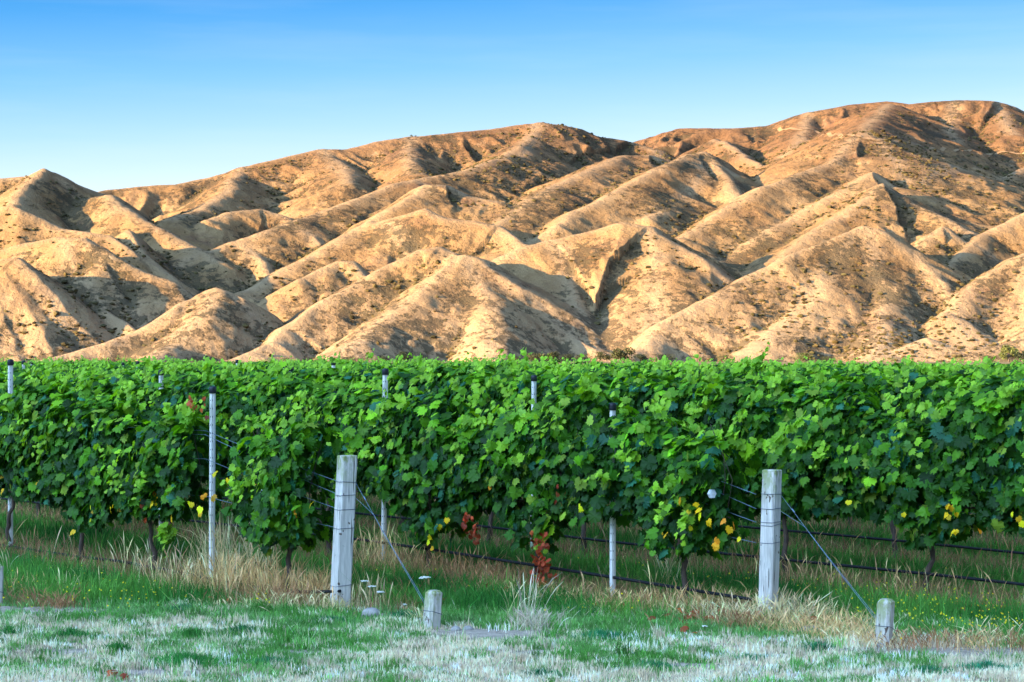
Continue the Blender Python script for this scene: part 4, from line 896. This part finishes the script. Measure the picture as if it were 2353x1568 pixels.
for r in range(4):
    c = ROWC[r]; d0 = STRN[r][0][1] if r < 2 else 16.6 - .6 * (r - 2); first = {0: 1.88, 1: 1.5}.get(r, 2.5)
    zs = STRN[r][3] if r < 2 else [1.0, .9, .8, .65]; zs = (zs[:4] if r == 0 else [zs[0], zs[1], zs[2], zs[4]] if r == 1 else zs)
    for q, (z0, zt) in enumerate(zip(zs, (1.42, 1.38, 1.16, .80))):
        row_line(c, span_line(z0, zt, d0, 40, sag=.01, first=first, seed=r * 9 + q), .0022, 'trellis_wire', M_wire,
                 '%s trellis wire running along the %s of vines' % (HN[q], PLACE[r]), 'wire', 'trellis wires strung along the rows', off=.03)
HOSE = {0: [(18.05, .16), (18.5, .10), (19, .075), (19.6, .07), (20.5, .09), (21.3, .10), (22, .075), (23.8, .05), (26, .06), (30, .08)],
        1: [(17.40, .165), (17.9, .175), (18.9, .20), (19.8, .215), (20.8, .235), (22.2, .25), (24, .23), (26, .21), (29.6, .19), (34, .2), (40, .2)],
        2: [(15.5, .17), (17.36, .20), (18.5, .215), (20.5, .20), (22.5, .19), (24.3, .21), (26, .20), (29, .21), (34, .2), (42, .2)],
        3: [(15.5, .2), (18, .22), (20, .19), (22.5, .21), (25, .2), (28, .21), (32, .19), (36, .2), (44, .2)]}
for r, dz in HOSE.items():
    D = np.array(dz); dd = np.linspace(D[0, 0], D[-1, 0], 120); zz = np.interp(dd, D[:, 0], D[:, 1]); zz[2:-2] = (zz[:-4] + zz[1:-3] + zz[2:-2] + zz[3:-1] + zz[4:]) / 5
    row_line(ROWC[r], list(zip(dd, zz)), .0145, 'drip_hose', M_hose, 'black drip irrigation hose slung low along the %s of vines' % PLACE[r], 'hose', 'drip hoses along the rows', off=.07)
# white wire tensioners
for px, py, r, lab in ((608, 1131, 0, 'small white wire tensioner in the leaves left of the left timber post'), (1636, 1135, 1, 'small white wire tensioner in the leaves left of the right timber post')):
    d = rowd(ROWC[r], px) - .33; p = P(px, py, d); rt = empty('wire_tensioner', p, radians(35)); m = MB(); th = np.arange(24) * 2 * pi / 24; rg = []
    for y_, k in ((-.012, .030), (-.010, .036), (-.004, .034), (-.003, .018), (.003, .018), (.004, .034), (.010, .036), (.012, .030)):
        rr_ = k * (1 + .09 * np.cos(th * 6)) if k > .02 else np.full(24, k); rg.append(np.stack([rr_ * np.cos(th), np.full(24, y_), rr_ * np.sin(th)], -1))
    m.loft(rg); m.build('spool', M_white, rt); m2 = MB(); m2.tube([(0, -.016, 0), (0, .016, 0)], .007, 8); m2.build('axle', M_galv, rt); tag(rt, lab, 'tensioner', 'white wire tensioners')
# ------------------------------------------------------------------ stones, yarrow, fallen leaves
M_stone = simple('river_stone', (.40, .36, .32), .85, c2=(.24, .22, .20), scale=(25, 25, 25), bump=.3)
for k, (px, py, w, h, lab) in enumerate([(854,1413,60,24,'rounded grey river stone in dry grass right of the left timber post'),(1047,1449,34,15,'smooth grey stone beside the left stake, left one of two'),(1075,1449,32,16,'smooth grey stone beside the left stake, right one of two'),
        (1862,1451,58,20,'flat pale stone half hidden in straw right of the right timber post'),(1820,1436,46,16,'flat stone buried in straw close to the right timber post'),(938,1143,50,14,'pale stone lying behind the left row of vines'),(1130,1330,40,20,'rough pale stone among brown weeds under the middle vines'),(990,1406,24,12,'small stone behind the left anchor stake'),(2023,1487,26,14,'small dark stone at the foot of the right stake')]):
    p = G(px, max(py, 1180)); s = w * .8 / F * p[1] / 2; v = []; m = MB(); th = np.arange(16) * 2 * pi / 16; r_ = np.random.default_rng(k); rg = []; ph1, ph2 = r_.uniform(0, 6, 2)
    for a in np.linspace(-1.2, 1.5, 9):
        rad = s * cos(a) * (1 + .10 * np.cos(th * 2 + ph1) + .05 * np.cos(th * 3 + ph2)); rg.append(np.stack([rad * np.cos(th), rad * np.sin(th) * .75, np.full(16, sin(a) * s * h / w * 1.5)], -1))
    m.loft(rg); o = m.build('stone', M_stone, None, True); o.location = (p[0], p[1], s * h / w * .25); o.rotation_euler = (0, 0, r_.uniform(-.6, .6)); tag(o, lab, 'stone', 'loose stones on the headland')
M_yar = simple('yarrow_bloom', (.82, .80, .74), .8, c2=(.6, .58, .45), scale=(200, 200, 200)); M_stem = simple('green_stem', (.16, .24, .08), .8)
for k, (px, py, bx, by, w, lab) in enumerate([(838,1338,850,1405,17,'white flat-topped yarrow, leftmost of three right of the left post'),(855,1350,862,1408,18,'white flat-topped yarrow, middle one of three right of the left post'),(875,1363,872,1412,17,'white flat-topped yarrow, rightmost of three right of the left post'),(977,1329,975,1425,28,'wide white yarrow flower standing just behind the left stake'),(985,1420,986,1440,10,'tiny white flower at the foot of the left stake'),(1215,1413,1212,1440,12,'small pale flower head beside the pale straw tuft'),(930,1392,932,1425,9,'small white flower in green grass left of the left stake'),(1620,1442,1622,1462,12,'small white flower low in the grass left of the right timber post')]):
    b = G(bx, by); d = b[1]; tp_ = P(px, py, d); rt = empty('yarrow', b); m = MB(); L_ = tp_ - b
    m.tube(np.array([(0, 0, -.01), L_ * .5 + (.008, 0, 0), L_]), .002, 5); fm = MB(); r_ = np.random.default_rng(k); R0 = w / F * d / 2
    for _ in range(30):
        a, rr_ = r_.uniform(0, 2 * pi), R0 * math.sqrt(r_.random()); c_ = L_ + (rr_ * cos(a), rr_ * sin(a), .012 - rr_ * .15 + r_.normal(0, .002)); m.tube(np.array([L_ - (0, 0, .02), c_]), .0008, 3, cap=False)
        fm.add(IV * np.array((.007, .007, .004)) * (R0 / .04 * .6 + .5) + c_, t=IF)
    m.build('stem', M_stem, rt); fm.build('flower_head', M_yar, rt, True); tag(rt, lab, 'flower', 'white wildflowers on the headland')
fal = Cloud()
for px, py, wx_, wy_, n in [(1720,1400,30,8,14),(1620,1425,40,7,26),(1520,1385,60,8,22),(1350,1395,70,8,14),(1590,1460,12,4,6),(1640,1410,20,5,12),(2290,1410,40,6,40),(2330,1405,20,4,18),(2210,1405,15,5,8),(520,1385,30,6,7),(455,1354,12,3,3),(268,1558,12,5,4),(1010,1395,30,8,4),(1430,1375,50,8,10),(1870,1395,25,6,8),(1880,1440,30,6,6),(1200,1350,60,10,14),(1940,1370,60,12,10)]:
    q = np.array([G(a, b) for a, b in zip(RNG.normal(px, wx_, n), RNG.normal(py, wy_, n))]); q[:, 2] = ground_z(q[:, 0], q[:, 1]) + RNG.uniform(.02, .06, n)
    fal.add(leaf_geo(q, np.stack([RNG.normal(0, .4, n), RNG.normal(-.3, .4, n), np.ones(n)], -1), RNG.normal(0, 1, (n, 3)), RNG.uniform(.04, .075, n), jitter(n, (.36, .085, .03), .3, .1)))
fal.build('fallen_leaves', M_leaf, 'curled red brown leaves fallen on the ground under the vine rows', 'fallen leaves')
# ------------------------------------------------------------------ trees at the foot of the hills
M_tleaf = tint_mat('tree_foliage', .7, .2, .2); M_tbark = simple('tree_bark', (.12, .09, .07), .9)
def tree(px, top, w, d, lab, col, seed, base_z=0.0, n=900, grp='trees at the foot of the hills'):
    r = np.random.default_rng(seed); x = (px - CX) / F * d; Hh = CAMH + (HY - top) / F * d - base_z; W = w / F * d / 2
    rt = empty('tree', (x, d, base_z), r.uniform(0, 6)); m = MB(); m.tube(np.array([(0, 0, -.4), (.05 * Hh * r.normal() * .4, 0, Hh * .35), (.03 * Hh, .02 * Hh, Hh * .75)]), [.035 * Hh, .025 * Hh, .01 * Hh], 7)
    lob = [(r.uniform(-.6, .6) * W, r.uniform(-.6, .6) * W, Hh * r.uniform(.35, .82), W * r.uniform(.35, .6)) for _ in range(9)]
    for l in lob: m.tube(np.array([(0, 0, Hh * .3), (l[0] * .6, l[1] * .6, l[2] * .8), (l[0], l[1], l[2])]), [.018 * Hh, .01 * Hh, .004 * Hh], 5)
    m.build('trunk', M_tbark, rt, True); P_ = []
    for k in range(n):
        l = lob[r.integers(len(lob))]; v = r.normal(0, 1, 3); v /= np.linalg.norm(v); q = np.array(l[:3]) + v * l[3] * r.random() ** .4 * (1, 1, .8)
        P_.append((q[0], q[1], min(max(q[2], Hh * .06), Hh * 1.0)))
    P_ = np.array(P_); s = Hh * .055 * r.uniform(.6, 1.5, n); th = r.normal(0, 1, (n, 3)); th /= np.linalg.norm(th, axis=1)[:, None]; u = np.cross(th, r.normal(0, 1, (n, 3))); u /= np.linalg.norm(u, axis=1)[:, None]; v = np.cross(th, u)
    V = np.stack([P_ - u * s[:, None], P_ + v * s[:, None] * .8, P_ + u * s[:, None], P_ - v * s[:, None] * .8], 1).reshape(-1, 3); c = np.array(col)[None] * r.lognormal(0, .3, (n, 1))
    obj('crown', mesh_np('crown', V, [(np.arange(n) * 4)[:, None] + np.arange(4)], [M_tleaf], col=np.repeat(c, 4, 0)), rt); return tag(rt, lab, 'tree', grp)
OL, DK, PL = (.040, .044, .016), (.020, .028, .012), (.085, .10, .03)
for k, (px, top, w, d, lab, col) in enumerate([
    (1225,812,50,800,'olive green bush at the left end of the clump at the hill foot',OL),(1262,806,46,790,'rounded olive tree, second from the left in the clump at the hill foot',OL),(1300,815,44,800,'low dark bush, third from the left in the hill foot clump',DK),
    (1345,816,50,805,'low olive bush in the middle of the hill foot clump',OL),(1388,810,44,800,'olive bush left of the tallest tree at the hill foot',OL),(1432,797,56,810,'tallest olive tree of the clump at the hill foot',OL),(1475,815,40,820,'small bush right of the tallest tree at the hill foot',DK),
    (925,809,42,800,'dark round bush at the foot of the pyramid-shaped hill',DK),(885,818,36,810,'low dark bush left of the round one under the pyramid hill',DK),(1180,820,40,820,'low bush just above the vines under the hill shadow',OL),(1530,815,50,820,'grey green bush above the vines right of the clump',OL),
    (1660,816,60,820,'wide low bush left of the tall vine sprout',OL),(1850,812,50,820,'thin olive bush above the vines right of the tall sprout',PL),(1900,820,50,820,'low olive bush above the right hand vines',OL),(2318,792,52,800,'tall pale green willow-like tree near the right edge',PL),(2350,806,40,790,'dark green tree cut by the right edge of the photo',DK),
    (2275,818,50,810,'low bush left of the pale tree near the right edge',OL),(2210,822,60,810,'low olive bush above the vines near the right side',PL),(2040,823,70,820,'long low bush above the vines on the right',PL),(720,822,60,800,'low dark bush above the vines left of the middle',DK),(800,821,50,800,'low dark bush near the tall capped post',DK),(655,823,44,800,'low dark bush behind the close pair of capped posts',DK),
    (330,823,50,790,'dark bush above the vines on the left',DK),(385,824,50,790,'dark bush above the vines, second on the left',DK),(440,825,44,790,'low dark bush above the vines left of the leafy sprout',DK)]):
    tree(px, top, w, d, lab, col, 900 + k)
for k, (px, py, w) in enumerate([(946, 309, 10), (955, 311, 7)]):
    h = hit(px, 320)
    dd = squash(2232); zb = float(hz((px - CX) / F * dd, dd)); tree(px, py - 0, w, dd, ('larger', 'smaller')[k] + ' dark tree standing on the skyline of the middle mountain', (.03, .045, .02), 990 + k, zb - .5, 300, 'trees on the skyline')
